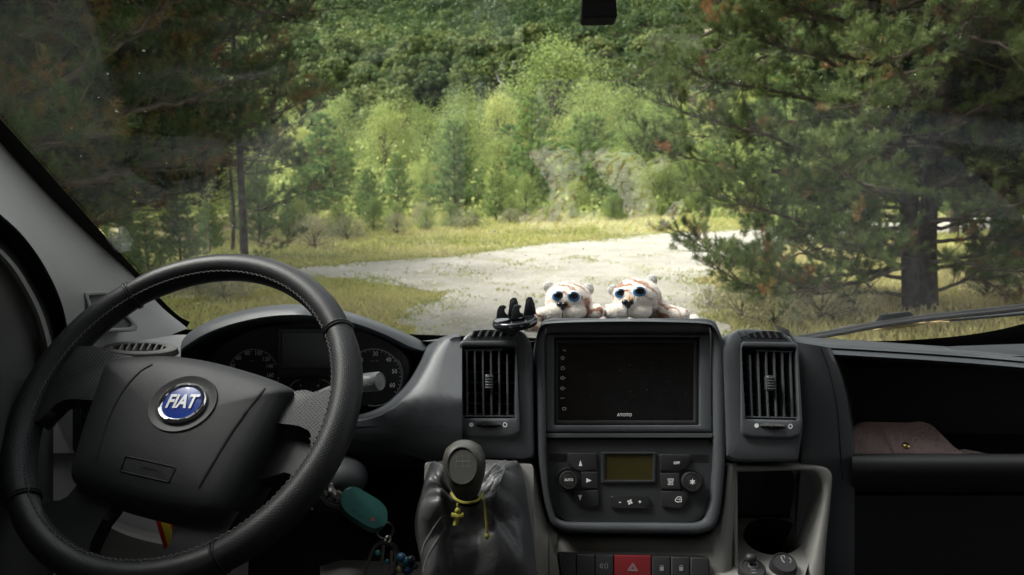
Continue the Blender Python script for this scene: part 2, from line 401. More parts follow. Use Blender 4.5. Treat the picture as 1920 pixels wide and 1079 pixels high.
# ------------------------------------------------------------------ tree templates (origin at the foot)
def clumps(n, prof, h0, h1, rmax):
    """clump centres inside an envelope of revolution, denser at the outside"""
    z = RNG.uniform(0, 1, n); a = RNG.uniform(0, 2 * pi, n); r = rmax * np.array([prof(q) for q in z]) * np.sqrt(RNG.uniform(.12, 1, n)) * RNG.uniform(.75, 1.12, n)
    return np.c_[r * np.cos(a), r * np.sin(a), h0 + (h1 - h0) * z]
def limbs(mb, C, hb, r0, every, bend=.25):
    for c in C[::every]:
        z0 = max(hb * .5, c[2] * .62 - .2); st = Vector((0, 0, z0)); e = Vector(c); m_ = st.lerp(e, .5) + Vector((0, 0, -bend * .3 * (e - st).length * .3))
        mb.tube([st, m_, e], [r0, r0 * .6, r0 * .2], 5)
def make_tree(name, kind, seed):
    global RNG
    keep = RNG; RNG = np.random.default_rng(seed); root = thing(name, (0, 0, 0)); tk = MB(); f = Fol(); u = RNG.uniform
    if kind == 'young_pine':      # 1 unit = 1 m, 4.5 m tall, ragged cone with upright shoots
        Ht = 4.5; tk.tube([(0, 0, -.1), (u(-.05, .05), u(-.05, .05), 2), (u(-.1, .1), 0, Ht - .2)], [.07, .045, .012], 7)
        C = []; D = []
        for z in np.arange(.35, Ht, .26):
            R = 1.25 * (1 - z / Ht) ** .75 * (1 + .25 * u(-1, 1)) + .12; nb = int(5 + 4 * (1 - z / Ht)); a0 = u(0, 6)
            for b in range(nb):
                a = a0 + 2 * pi * b / nb + u(-.3, .3); L = R * u(.6, 1.15); e = Vector((cos(a) * L, sin(a) * L, z + L * u(.15, .55)))
                tk.tube([(0, 0, z), Vector((0, 0, z)).lerp(e, .55) - Vector((0, 0, .04)), e], [.016, .011, .004], 4)
                for k in range(int(4 + L * 9)):
                    t = u(.3, 1.02); c = Vector((0, 0, z)).lerp(e, t) + Vector((u(-1, 1), u(-1, 1), u(-.4, 1))) * .12 * L; C.append(c); D.append(Vector((cos(a) * .6 + u(-.5, .5), sin(a) * .6 + u(-.5, .5), u(.5, 1.2))).normalized())
        C = np.array(C); D = np.array(D); n = len(C)
        ti = np.clip(RNG.normal(.45, .2, n) + .15 * (C[:, 2] / Ht), 0, .82); ti[RNG.uniform(size=n) < .035] = .97
        f.needles(C, D, .17, 20, .13, .009, ti); mats = M_PINEL
    elif kind == 'tall_pine':      # 10 m, heavy dark crown that starts above head height
        Ht = 10.0; tk.tube([(0, 0, -.2), (.05, 0, 4), (0, .1, Ht - .4)], [.13, .09, .02], 9); C = []; D = []; TI = []
        zb = 2.5 if seed == 602 else 1.5 if seed % 2 else 1.3
        for z in np.arange(zb, Ht, .2):
            R = 3.1 * (1 - ((z - zb) / (Ht - zb + .5)) ** 1.6) * u(.75, 1.1) + .2; nb = 6; a0 = u(0, 6)
            for b in range(nb):
                a = a0 + 2 * pi * b / nb + u(-.4, .4); L = R * u(.55, 1.1); e = Vector((cos(a) * L, sin(a) * L, z + L * u(-.12, .25)))
                tk.tube([(0, 0, z - .1), Vector((0, 0, z)).lerp(e, .5) - Vector((0, 0, .06)), e], [.03, .02, .005], 4); th = np.clip(RNG.normal(.35, .16), 0, .74) if u(0, 1) > .08 else u(.8, .95)
                for k in range(int(4 + L * 4.5)):
                    t = u(.2, 1.02); C.append(Vector((0, 0, z)).lerp(e, t) + Vector((u(-1, 1), u(-1, 1), u(-.5, 1))) * .13 * L); D.append(Vector((cos(a) * .5 + u(-.6, .6), sin(a) * .5 + u(-.6, .6), u(0, 1.2))).normalized()); TI.append(th)
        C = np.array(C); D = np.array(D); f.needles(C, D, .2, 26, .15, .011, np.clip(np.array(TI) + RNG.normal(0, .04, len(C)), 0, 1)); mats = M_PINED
    elif kind == 'willow':         # 5 m, soft and pale
        Ht = 5.0; C = clumps(260, lambda z: (sin(pi * min(1, (z * .92 + .08))) ** .55), .5, Ht, 1.7); C[:, 0] += .35 * np.sin(C[:, 2] * 1.3); limbs(tk, C, 1.6, .04, 6)
        tk.tube([(0, 0, -.1), (.05, 0, 1.2), (.1, .05, 3.6)], [.09, .06, .02], 7)
        for c in C:
            m_ = int(u(50, 85)); q = c + RNG.normal(size=(m_, 3)) * np.array([.2, .2, .3]) * u(.7, 1.3); f.leaves(q, .10, np.clip(RNG.normal(u(.3, .7), .18, m_), 0, 1), ratio=.42)
        mats = M_WIL
    elif kind == 'oak':            # 6 m, broad
        Ht = 6.0; C = clumps(110, lambda z: sin(pi * min(1, .12 + z * .86)) ** .5, 1.0, Ht, 2.9); limbs(tk, C, 2, .07, 7); tk.tube([(0, 0, -.4), (.1, 0, 1.5), (0, .1, 3.5)], [.22, .15, .06], 7)
        for c in C:
            m_ = int(u(80, 120)); dq = unit(RNG.normal(size=(m_, 3)) + np.array([0, 0, .35])); q = c + dq * (.62 * RNG.uniform(.7, 1.1, m_))[:, None]; f.puff(q, dq, .17, np.clip(RNG.normal(u(.45, .95), .16, m_), 0, 1))
        mats = M_OAK
    elif kind == 'birch':          # 4.5 m mid green mixed broadleaf with upright shoots
        Ht = 3.8; C = clumps(230, lambda z: sin(pi * min(1, .1 + z * .87)) ** .6 * (.8 + .2 * sin(7 * z + seed)), .2, Ht, 1.75); C[:, 0] += .25 * np.sin(C[:, 2] * 2 + seed); limbs(tk, C, 1, .03, 5); tk.tube([(0, 0, -.1), (-.05, 0, 1.5), (.05, .05, Ht - .7)], [.07, .05, .012], 7)
        for c in C:
            m_ = int(u(42, 72)); q = c + RNG.normal(size=(m_, 3)) * np.array([.15, .15, .24]); f.leaves(q, .082, np.clip(RNG.normal(u(.05, .45), .15, m_), 0, 1), ratio=.45)
        mats = M_WIL
    else:                          # heath shrub, .8 m
        C = clumps(60, lambda z: (1 - z * z) ** .5, .03, .7, .6); limbs(tk, C, .1, .01, 3); tk.tube([(0, 0, -.05), (0, 0, .3)], [.03, .012], 6)
        for c in C:
            m_ = 34; q = c + RNG.normal(size=(m_, 3)) * np.array([.07, .07, .1]); f.leaves(q, .06, np.clip(RNG.normal(u(.2, .8), .15, m_), 0, 1), ratio=.3)
        mats = M_SHR
    build(tk, "trunk" if kind != 'shrub' else "stem", M_BARK, root, (0, 0, 0)); f.obj("crown" if kind != 'shrub' else "foliage", mats, root)
    RNG = keep; return root
USED = set()
def plant(tmpl, x, y, s, label, cat, group, sz=1.0, rot=None, z=None):
    first = tmpl.name not in USED
    if first: USED.add(tmpl.name); r = tmpl
    else:
        r = tmpl.copy(); COL.objects.link(r)
        for ch in tmpl.children:
            c = ch.copy(); c.parent = r; COL.objects.link(c)
    r.location = (x, y, (float(H(x, y)) if z is None else z)); r.rotation_euler = (0, 0, RNG.uniform(0, 6.28) if rot is None else rot); r.scale = (s, s, s * sz)
    r['label'] = label; r['category'] = cat; r['group'] = group; return r
TP = [make_tree("young_pine_tree", 'young_pine', 100 + i) for i in range(4)]
TW = [make_tree("willow_tree", 'willow', 200 + i) for i in range(3)]
TB = [make_tree("birch_tree", 'birch', 300 + i) for i in range(3)]
TO = [make_tree("oak_tree", 'oak', 400 + i) for i in range(4)]
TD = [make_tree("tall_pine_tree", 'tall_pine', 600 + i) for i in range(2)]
TS = [make_tree("heath_shrub", 'shrub', 500 + i) for i in range(3)]

def at_px(px, top, Y):
    """foot and height of a tree whose top shows at picture point (px, top), standing Y metres ahead"""
    r = ray(px, top); q = CAM + r * (Y / r.y); return q.x, Y, q.z - float(H(q.x, Y))
g1 = 'young trees along the far side of the track'
FRONT = [  # px, top, distance, kind, width factor, label
 (690, 318, 30, 'P', 1.35, 'bright green bushy young pine right above the steering wheel rim'),
 (745, 288, 33, 'P', 1.0, 'mid green young pine behind the bright bushy one'),
 (850, 225, 34, 'P', 1.05, 'slender dark young pine with visible trunk behind the heath shrubs'),
 (930, 305, 30, 'P', 1.0, 'small yellow tipped young pine left of the soft toy reflections'),
 (985, 330, 31, 'B', .9, 'low yellow green bush beside the small yellow tipped pine'),
 (1000, 180, 40, 'P', 1.15, 'tall olive young pine behind the left toy reflection'),
 (1090, 215, 38, 'P', 1.2, 'tall olive young pine between the two toy reflections'),
 (1165, 300, 33, 'P', 1.1, 'young pine behind the right toy reflection'),
 (1150, 378, 31, 'B', 1.5, 'low bright green bush on the grass bank under the right toy reflection'),
 (1255, 260, 36, 'B', 1.0, 'mid green slim tree left of the big dark pine'),
 (625, 255, 38, 'P', 1.1, 'grey green young pine left of the bright bushy one'),
 (565, 300, 30, 'P', 1.1, 'young pine with rusty twigs right of the thin bare trunk'),
 (800, 300, 36, 'B', 1.0, 'mid green tree behind the heath shrubs'),
 (1320, 330, 34, 'B', 1.1, 'dense green bush seen through the big pine branches'),
]
cnt = {'P': 0, 'B': 0, 'W': 0, 'O': 0}; TT = {'P': TP, 'B': TB, 'W': TW, 'O': TO}; BASEH = {'P': 4.5, 'B': 3.8, 'W': 5.0, 'O': 6.0}
def put(px, top, Y, k, wf, label, group, cat='tree'):
    x, y, h = at_px(px, top, Y); s = max(.25, h / BASEH[k]); cnt[k] += 1
    return plant(TT[k][cnt[k] % len(TT[k])], x, y, s * wf, label, cat, group, 1 / wf)
for q in FRONT: put(*q, g1)
SECOND = [
 (640, 195, 60, 'W', 1.1, 'round yellow green willow highest at left of the light tree belt'),
 (1040, 98, 72, 'B', 1.5, 'tallest pale olive tree standing clear above the light tree belt'),
 (560, 240, 52, 'W', 1.0, 'pale willow half hidden by the left pine'),
 (720, 205, 55, 'W', 1.1, 'pale yellow willow right of the round yellow green one'),
 (790, 210, 58, 'W', 1.15, 'pale feathery willow in the middle of the light tree belt'),
 (870, 180, 62, 'B', 1.2, 'mid green tree behind the feathery willow'),
 (940, 190, 58, 'W', 1.0, 'bluish green tree left below the tallest willow'),
 (1110, 165, 60, 'B', 1.1, 'mid green tree right below the tallest willow'),
 (1180, 180, 56, 'B', 1.1, 'grey green tree behind the right toy reflection'),
 (1250, 165, 66, 'W', 1.0, 'light green tree beside the hill path'),
 (1300, 190, 60, 'B', 1.1, 'grey green tree behind the tips of the big pine'),
 (1380, 175, 66, 'W', 1.1, 'pale tree glimpsed above the big pine branches')]
g2 = 'light tree belt behind the young pines'
for q in SECOND: put(*q, g2)
for i in range(42):   # filling of the belt
    px = 420 + i * 27 + RNG.uniform(-24, 24); Y = RNG.uniform(40, 70); k = 'WPBPPWP'[i % 7]
    put(px, 240 + RNG.uniform(-45, 80) - (20 if px > 900 else 0), Y, k, RNG.uniform(1.3, 1.8), 'young light green tree in the dense belt between track and hill', g2)
for i in range(16):   # dense thicket at the foot
    px = 540 + i * 50 + RNG.uniform(-18, 18); put(px, 330 + RNG.uniform(-20, 30), RNG.uniform(34, 44), 'BPB'[i % 3], RNG.uniform(1.3, 1.9), 'low young tree in the thicket behind the front young pines', 'thicket trees')
def undergrowth():
    n = 6500; y = RNG.uniform(31, 100, n); x = RNG.uniform(-.62, .7, n) * y; k = ~on_road(x, y) & (RNG.uniform(size=n) < np.clip((y - 29) / 9, .12, 1)); x, y = x[k], y[k]; m = len(x); per = 26
    r = np.repeat(RNG.uniform(.35, 1.0, m) * np.clip(y / 50, .6, 1.7), per); h = np.repeat(RNG.uniform(.5, 2.0, m) * np.clip((y - 27) / 13, .3, 1.9), per); q = RNG.normal(size=(m * per, 3)) * .5; cx, cy = np.repeat(x, per), np.repeat(y, per)
    C = np.c_[cx + q[:, 0] * r, cy + q[:, 1] * r, H(cx, cy) + np.abs(q[:, 2]) * h + .05]; f = Fol(); sz = .10 + .0032 * cy
    hue = np.repeat(np.clip(.35 + .3 * np.sin(x * .35) * np.sin(y * .3) + RNG.normal(0, .18, m), 0, 1), per); f.leaves(C, sz, np.clip(hue + RNG.normal(0, .1, len(C)), 0, 1), ratio=.6); f.obj("undergrowth", M_WIL, kind='stuff', label='green undergrowth filling the ground between the young trees', category='undergrowth')
undergrowth()
# heath shrubs on the bank
SH = [(650, 446), (745, 436), (790, 420), (872, 424), (955, 416), (1030, 414), (1200, 394), (1290, 390), (590, 462), (1330, 402)]
for i, (px, py) in enumerate(SH):
    q = G(px, py + 4); plant(TS[i % 3], q.x, q.y, RNG.uniform(.7, 1.15), 'grey brown heath shrub on the yellow grass bank', 'shrub', 'heath shrubs on the bank', RNG.uniform(.7, 1.0))
for px, py, s_ in [(1390, 600, .9), (1450, 612, .8), (1540, 600, 1.0), (1330, 575, .55), (1600, 590, .8), (1500, 575, .7), (1850, 560, 1.1), (420, 560, .8), (370, 545, .9)]:
    q = G(px, py); plant(TS[(int(px)) % 3], q.x, q.y, s_, 'low dry shrub in the grass beside the van' if px > 1000 else 'low dry shrub in the grass beyond the steering wheel', 'shrub', 'low shrubs near the van', .7)
for i in range(14):
    px = 570 + i * 56 + RNG.uniform(-20, 20); q = G(px, 442 - (px - 570) * .055 + RNG.uniform(-8, 6)); cnt['B'] += 1; plant(TB[i % 3], q.x, q.y, RNG.uniform(.16, .34), 'small green bush in the yellow grass on the bank', 'bush', 'small green bushes on the bank', .8)
# hillside oaks: the nearest ones each, the far wood as one mass
oaks = []
for py, n, d0 in [(218, 18, 12), (200, 18, 0), (182, 18, 30), (165, 18, 14), (148, 18, 10)]:
    for i in range(n):
        px = 450 + d0 + i * 60 + RNG.uniform(-22, 22); q = hits(px, py + RNG.uniform(-12, 12)); oaks.append((q.x, q.y))
for i, (x, y) in enumerate(oaks):
    plant(TO[i % 4], x, y, RNG.uniform(.95, 1.5), 'dark round oak at the foot of the wooded hill', 'tree', 'oaks at the foot of the hill')
def far_wood():
    f = Fol(); C = []; sz = []
    y = 128.0
    while y < 470:
        w = .72 * y + 25; st = 4.6 + (y - 150) * .008
        for x in np.arange(-w, w, st):
            xx, yy = x + RNG.uniform(-.45, .45) * st, y + RNG.uniform(-.45, .45) * st
            C.append((xx, yy)); sz.append(st * RNG.uniform(.36, .66))
        y += st * .92
    C = np.array(C); sz = np.array(sz)
    # keep the hill path and small clearings open
    pp = np.array([tuple(hits(px, py))[:2] for px, py in [(1120, 98), (1180, 88), (1240, 80), (1300, 70), (1380, 58), (1500, 44)]])
    dy_ = pp[None, :, 1] - C[:, None, 1]; dm = np.min(np.where(dy_ > 0, dy_ / 36, -dy_ / 5) + np.where(np.abs(C[:, None, 0] - pp[None, :, 0]) < 9, 0, 9), 1); clear = (dm <= 1)
    dens = np.sin(C[:, 0] * .05 + 2) * np.sin(C[:, 1] * .06 + C[:, 0] * .02)
    k = (dm > 1) & ~((dens > .93)); k |= clear & (RNG.uniform(size=len(C)) < .5); sz = np.where(clear, sz * .32, sz); hb_ = np.where(clear, .45, 0)[k]; C, sz = C[k], sz[k]; z = H(C[:, 0], C[:, 1])
    hue = np.clip(.42 + .25 * np.sin(C[:, 0] * .031 + C[:, 1] * .017) + RNG.normal(0, .2, len(C)) + hb_, 0, 1)
    per = np.clip((290 * (190 / C[:, 1])).astype(int), 110, 330); idx = np.repeat(np.arange(len(C)), per); n = len(idx)
    d = unit(RNG.normal(size=(n, 3))); d[:, 2] = np.abs(d[:, 2]) * 1.1 - .25; rr = RNG.uniform(.72, 1.08, n); lob = 1 + .22 * np.sin(d[:, 0] * 5 + idx) * np.cos(d[:, 1] * 5 + idx * 1.7)
    Q = np.c_[C[idx], z[idx] + sz[idx] * 1.25] + d * (sz[idx] * rr * lob)[:, None] * np.array([1, 1, 1.15])
    tint = np.clip(hue[idx] + RNG.normal(0, .1, n), 0, 1)
    # leaf-clump faces lying roughly on the crown surface
    t1 = unit(np.cross(d, RNG.normal(size=(n, 3)))); nn = unit(d + RNG.normal(size=(n, 3)) * .45); t1 = unit(t1 - nn * (t1 * nn).sum(-1, keepdims=True)); t2 = np.cross(nn, t1); s_ = (sz[idx] * .125 * RNG.uniform(.7, 1.4, n))[:, None]
    f.add(np.stack([Q - t1 * s_, Q - t2 * s_ * .8, Q + t1 * s_, Q + t2 * s_ * .8], 1), 4, tint)
    f.obj("hillside_wood", M_OAK, kind='stuff', label='dark green oak wood covering the hillside beyond the light trees', category='wood')
far_wood()

# ------------------------------------------------------------------ the two near pines, branch by branch
def pine(name, label, trunks, branches, tint_mu, dens, nl, kn, brown, sub_len, seed, mat_n=M_PINE, extra=None, sw=.0034):
    global RNG
    keep = RNG; RNG = np.random.default_rng(seed); u = RNG.uniform
    root = thing(name, trunks[0][0][0], label, 'tree', None)
    for path, rad in trunks: 
        mb = MB(); mb.tube(spline([tuple(p) for p in path], 6), lambda t, a=rad: a[0] + (a[1] - a[0]) * t, 12); build(mb, "trunk", M_BARKD, root)
    bmb = MB(); C, D, TI = [], [], []
    for path, r0, bend in branches:
        sp = [Vector(p) for p in spline([tuple(p) for p in path], 10)]; N = len(sp)
        for i in range(1, N - 1): sp[i] += Vector((u(-1, 1), u(-1, 1), u(-1, 1))) * .02
        bmb.tube(sp, lambda t, a=r0: a * (1 - .85 * t) + .002, 6)
        L = sum((sp[i + 1] - sp[i]).length for i in range(N - 1))
        ns = max(3, int(L * dens))
        for k in range(ns):
            t = u(.18, 1.0); i = min(N - 2, int(t * (N - 1))); p = sp[i].lerp(sp[i + 1], u(0, 1)); ax = (sp[i + 1] - sp[i]).normalized()
            dr = (ax * u(.3, 1.0) + Vector((u(-1, 1), u(-1, 1), u(-.35, .8))) * .9).normalized(); sl = sub_len * u(.4, 1.2) * (1.15 - .5 * t)
            e = p + dr * sl + Vector((0, 0, .12 * sl)); m_ = p.lerp(e, .5) + Vector((u(-1, 1), u(-1, 1), u(-1, .3))) * .05 * sl; bmb.tube([p, m_, e], [.008, .006, .003], 4)
            nt_ = int(2 + sl * 7); th = np.clip(RNG.normal(tint_mu, .13), 0, .74) if u(0, 1) > brown else u(.8, .98)
            for q in range(nt_):
                tt = u(.3, 1); c = p.lerp(e, tt); dd = (dr * .55 + Vector((u(-1, 1), u(-1, 1), u(.1, 1.5))) * .6).normalized(); c = c + dd * u(0, .12) * sl
                C.append(c); D.append(dd); TI.append(th)
            C.append(e); D.append((dr + Vector((0, 0, .6))).normalized()); TI.append(th)
    build(bmb, "limbs", M_TWIG if name == 'leaning_pine_tree' else M_BARK, root)
    f = Fol(); C = np.array(C); D = np.array(D); n = len(C)
    ti = np.clip(np.array(TI) + RNG.normal(0, .04, n), 0, 1)
    f.needles(C, D, .12, kn, nl, sw, ti)
    if extra:      # tufts added out of sight above, to keep the lower boughs in deep shade
        (x0, y0, z0), (x1, y1, z1), cn = extra; c = np.c_[RNG.uniform(x0, x1, cn), RNG.uniform(y0, y1, cn), RNG.uniform(z0, z1, cn)]; c[:, 2] += .18 * np.hypot(c[:, 1] - 4, 0)
        f.needles(c, unit(RNG.normal(size=(cn, 3))), .4, 14, .32, .03, np.clip(RNG.normal(.3, .14, cn), 0, .76))
    f.obj("crown", mat_n, root, tuple(WORLD[root.name])); RNG = keep; print(name, n, 'tufts'); return root

def spread(path0, path1, n, hang, L, az0, az1, r=.03, rng=None):
    """n limbs from a trunk between two points, radiating between two compass angles"""
    out = []; rng = rng or RNG
    for i in range(n):
        b = Vector(path0).lerp(Vector(path1), (i + rng.uniform(0, .9)) / n); a = rng.uniform(az0, az1); l = L * rng.uniform(.6, 1.1)
        d = Vector((cos(a), sin(a), 0)); out.append(([b, b + d * l * .5 + Vector((0, 0, l * .06)), b + d * l + Vector((0, 0, l * rng.uniform(-hang, .25)))], r, 0))
    return out
# big pine on the right
b0 = G(1712, 578); D0 = b0.y
T1 = [P(1708, 585, D0), P(1705, 480, D0), P(1700, 380, D0), P(1690, 290, D0), P(1655, 120, D0 + .1), P(1620, -160, D0 + .3)]
T2 = [P(1740, 580, D0 + .15), P(1738, 470, D0 + .15), P(1742, 380, D0 + .1), P(1750, 290, D0), P(1770, 130, D0 - .1), P(1790, -200, D0 - .2)]
def br(*pts, r=.035): return ([P(*p) for p in pts], r, 0)
BR = [br((1695, 300, D0), (1560, 300, D0 - .6), (1440, 255, D0 - 1.1), (1330, 225, D0 - 1.4), (1235, 190, D0 - 1.6)),
      br((1695, 330, D0), (1560, 345, D0 + .4), (1430, 320, D0 + .6), (1310, 300, D0 + .6), (1225, 275, D0 + .5)),
      br((1700, 430, D0), (1570, 430, D0 - .9), (1450, 400, D0 - 1.6), (1370, 370, D0 - 1.9)),
      br((1700, 500, D0), (1590, 515, D0 - .5), (1470, 520, D0 - .8), (1370, 490, D0 - 1.0), (1270, 432, D0 - 1.1)),
      br((1700, 500, D0), (1560, 540, D0 - 1.2), (1440, 545, D0 - 1.9), (1330, 500, D0 - 2.3)),
      br((1690, 240, D0), (1560, 200, D0 - .8), (1430, 165, D0 - 1.5), (1330, 150, D0 - 1.9), (1290, 130, D0 - 2)),
      br((1680, 190, D0), (1560, 120, D0 - .5), (1440, 80, D0 - 1), (1340, 60, D0 - 1.2)),
      br((1670, 150, D0), (1540, 40, D0 - .7), (1420, -10, D0 - 1.2), (1330, -20, D0 - 1.4)),
      br((1700, 380, D0), (1640, 360, D0 - 1.5), (1590, 330, D0 - 2.6), (1560, 300, D0 - 3.0)),
      br((1700, 470, D0), (1640, 480, D0 - 1.4), (1600, 450, D0 - 2.4)),
      br((1745, 420, D0), (1830, 400, D0 - .9), (1920, 380, D0 - 1.6), (2020, 350, D0 - 2)),
      br((1745, 350, D0), (1850, 320, D0 - .8), (1960, 310, D0 - 1.3), (2080, 300, D0 - 1.5)),
      br((1745, 470, D0), (1830, 500, D0 - .4), (1920, 510, D0 - .7)),
      br((1750, 270, D0), (1840, 200, D0 - 1.0), (1940, 160, D0 - 1.6), (2060, 150, D0 - 2)),
      br((1755, 230, D0), (1700, 150, D0 - 2), (1650, 90, D0 - 3.2)),
      br((1760, 190, D0), (1800, 80, D0 - 1.8), (1830, 10, D0 - 3)),
      br((1690, 280, D0), (1620, 230, D0 - 2), (1600, 190, D0 - 2.9)),
      br((1690, 350, D0), (1500, 380, D0 + 1.2), (1380, 380, D0 + 1.7), (1290, 350, D0 + 2)),
      br((1690, 220, D0), (1500, 230, D0 + 1.2), (1380, 250, D0 + 1.7), (1270, 260, D0 + 2))]
rg = np.random.default_rng(5)
BR += spread(P(1660, 140, D0), P(1600, -420, D0), 34, .2, 3.6, pi * .55, pi * 1.75, .04, rg) + spread(P(1765, 160, D0), P(1810, -420, D0), 34, .2, 3.4, -pi * .9, pi * .45, .04, rg)
BR += spread(P(1700, 420, D0), P(1690, 230, D0), 6, .1, 2.4, pi * .8, pi * 1.2, .03, rg) + spread(P(1742, 400, D0), P(1750, 220, D0), 6, .1, 2.4, -pi * .25, .3, .03, rg)
BR += spread(P(1705, 560, D0), P(1700, 400, D0), 7, .25, 2.7, pi * .55, pi * 1.12, .03, rg) + spread(P(1740, 560, D0), P(1742, 400, D0), 5, .25, 2.4, -.3, .9, .03, rg)
pine("pine_tree", 'big dark pine with a double trunk and sweeping low branches right of the track', [(T1, (.12, .08)), (T2, (.14, .09))], BR, .40, 11.5, .078, 44, .05, .62, 31, sw=.0036, extra=((3.6, 6, 4.2), (11, 15, 7), 5200))
# near pine at the left: trunk outside the frame, long pale limbs reaching in
TL = [G(-620, 640), Vector((-7.4, 6.8, 1.6)), Vector((-7.3, 6.9, 4.0)), Vector((-7.0, 7.0, 8.0))]
TL[0] = Vector((-7.4, 6.8, 0))
BL = [br((-560, 420, 6.9), (-200, 400, 7.0), (150, 340, 7.4), (300, 305, 7.8), (440, 250, 8.2), (560, 190, 8.6), r=.05),
      br((-560, 330, 6.9), (-150, 300, 6.8), (100, 245, 7.0), (260, 210, 7.3), (400, 170, 7.7), (520, 110, 8.0), r=.045),
      br((-560, 300, 6.9), (-100, 270, 6.3), (20, 212, 6.2), (160, 125, 6.4), (300, 25, 6.8), (400, -60, 7.2), r=.05),
      br((-560, 340, 6.9), (-100, 290, 7.4), (60, 205, 7.8), (230, 165, 8.2), (380, 105, 8.6), (500, 20, 9), r=.035),
      br((-560, 260, 6.9), (-150, 150, 6.6), (60, 60, 6.6), (220, -10, 6.8), (380, -120, 7), r=.05),
      br((-560, 200, 6.9), (-200, 60, 7.4), (50, -20, 7.8), (300, -40, 8.3), (520, 30, 8.8), (590, 20, 9), r=.04),
      br((-560, 460, 6.9), (-200, 470, 7.4), (60, 430, 8.0), (200, 420, 8.6), r=.04),
      br((-560, 380, 6.9), (-200, 330, 6.0), (0, 300, 5.6), (120, 260, 5.6), r=.035),
      br((-560, 240, 6.9), (-150, 130, 8.0), (100, 90, 8.6), (330, 70, 9.2), (480, 60, 9.6), r=.04)]
rg = np.random.default_rng(6)
BL += spread((-7.3, 6.9, 2.6), (-7.0, 7.0, 8.5), 46, .15, 3.9, -pi * .45, pi * .4, .04, rg)
pine("leaning_pine_tree", 'near pine at the left edge reaching in with long pale bare limbs', [(TL, (.24, .12))], BL, .42, 12, .07, 40, .28, .66, 32, sw=.003, extra=((-10, 2.0, 4.0), (-2.6, 12, 7.0), 5000))
# mid pine with the thin bare trunk
bm_ = G(458, 482); DM = bm_.y
TM = [P(458, 492, DM), P(456, 420, DM), P(452, 340, DM), P(448, 250, DM), P(440, 120, DM), P(430, -40, DM)]
TM2 = [P(436, 480, DM + 1.5), P(438, 400, DM + 1.5), P(432, 330, DM + 1.5), P(425, 250, DM + 1.5)]
rg = np.random.default_rng(8)
BMm = spread(P(452, 330, DM), P(430, 0, DM), 34, .15, 1.9, 0, 2 * pi, .02, rg)
BMm += [br((455, 400, DM), (500, 390, DM - .4), (560, 365, DM - .8), (615, 345, DM - 1), r=.018), br((452, 330, DM), (520, 260, DM - .4), (580, 215, DM - .7), (620, 180, DM - .9), r=.02), br((450, 300, DM), (520, 300, DM + .3), (600, 290, DM + .5), r=.02),
        br((445, 200, DM), (520, 160, DM - .4), (590, 120, DM - .6), r=.02), br((456, 430, DM), (500, 460, DM - .3), (545, 455, DM - .5), r=.012), br((440, 120, DM), (520, 60, DM - .2), (575, 10, DM - .4), r=.02)]
pine("slim_pine_tree", 'slim pine with a thin bare trunk and rusty crown behind the steering wheel', [(TM, (.10, .05)), (TM2, (.05, .03))], BMm, .45, 10, .085, 32, .16, .55, 33, sw=.0044)
# pale young pines under the left limbs
for px, top, Y, lab in [(330, 345, 16, 'pale young pine left of the thin bare trunk'), (215, 330, 15, 'pale young pine near the left window edge'), (390, 380, 19, 'low young pine just left of the thin bare trunk'), (270, 400, 13, 'low young pine beside the clear sticker'), (120, 300, 17, 'young pine deep in shade behind the pale limbs'), (30, 240, 19, 'tall young pine in deep shade at the far left'), (480, 300, 22, 'tall young pine behind the thin bare trunk'), (540, 380, 24, 'low young pine right of the thin bare trunk')]:
    put(px, top, Y, 'P', 1.15, lab, 'young pines at the left')
for px, top, Y, lab in [(1500, 300, 22, 'young pine behind the low branches of the big pine'), (1620, 250, 24, 'young pine behind the double trunk'), (1830, 200, 26, 'tall young pine right of the double trunk'), (1900, 380, 15, 'low young pine at the right edge'), (1420, 330, 26, 'young pine behind the left half of the big pine')]:
    put(px, top, Y, 'P', 1.15, lab, 'young pines at the right')
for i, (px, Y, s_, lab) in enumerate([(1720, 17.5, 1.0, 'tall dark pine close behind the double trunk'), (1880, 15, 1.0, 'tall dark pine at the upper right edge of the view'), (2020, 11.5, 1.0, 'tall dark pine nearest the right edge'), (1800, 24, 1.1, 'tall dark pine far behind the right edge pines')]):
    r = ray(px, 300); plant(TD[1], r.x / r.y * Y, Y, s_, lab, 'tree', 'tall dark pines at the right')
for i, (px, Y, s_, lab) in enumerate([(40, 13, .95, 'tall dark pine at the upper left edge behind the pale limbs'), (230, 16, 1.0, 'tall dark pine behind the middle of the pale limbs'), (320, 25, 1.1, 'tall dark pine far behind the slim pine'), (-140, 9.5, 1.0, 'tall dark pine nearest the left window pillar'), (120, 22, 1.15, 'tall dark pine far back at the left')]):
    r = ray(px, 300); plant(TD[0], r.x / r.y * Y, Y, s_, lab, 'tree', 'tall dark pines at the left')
for i in range(12):
    px = 1450 + i * 55; put(px, 150 + RNG.uniform(-40, 60), RNG.uniform(40, 60), 'PBW'[i % 3], 1.2, 'tree of the belt behind the big dark pine', 'trees behind the big pine')
for i in range(9):
    px = -60 + i * 60; put(px, 120 + RNG.uniform(-60, 60), RNG.uniform(26, 40), 'PB'[i % 2], 1.2, 'shaded tree behind the near left pine', 'trees behind the left pine')

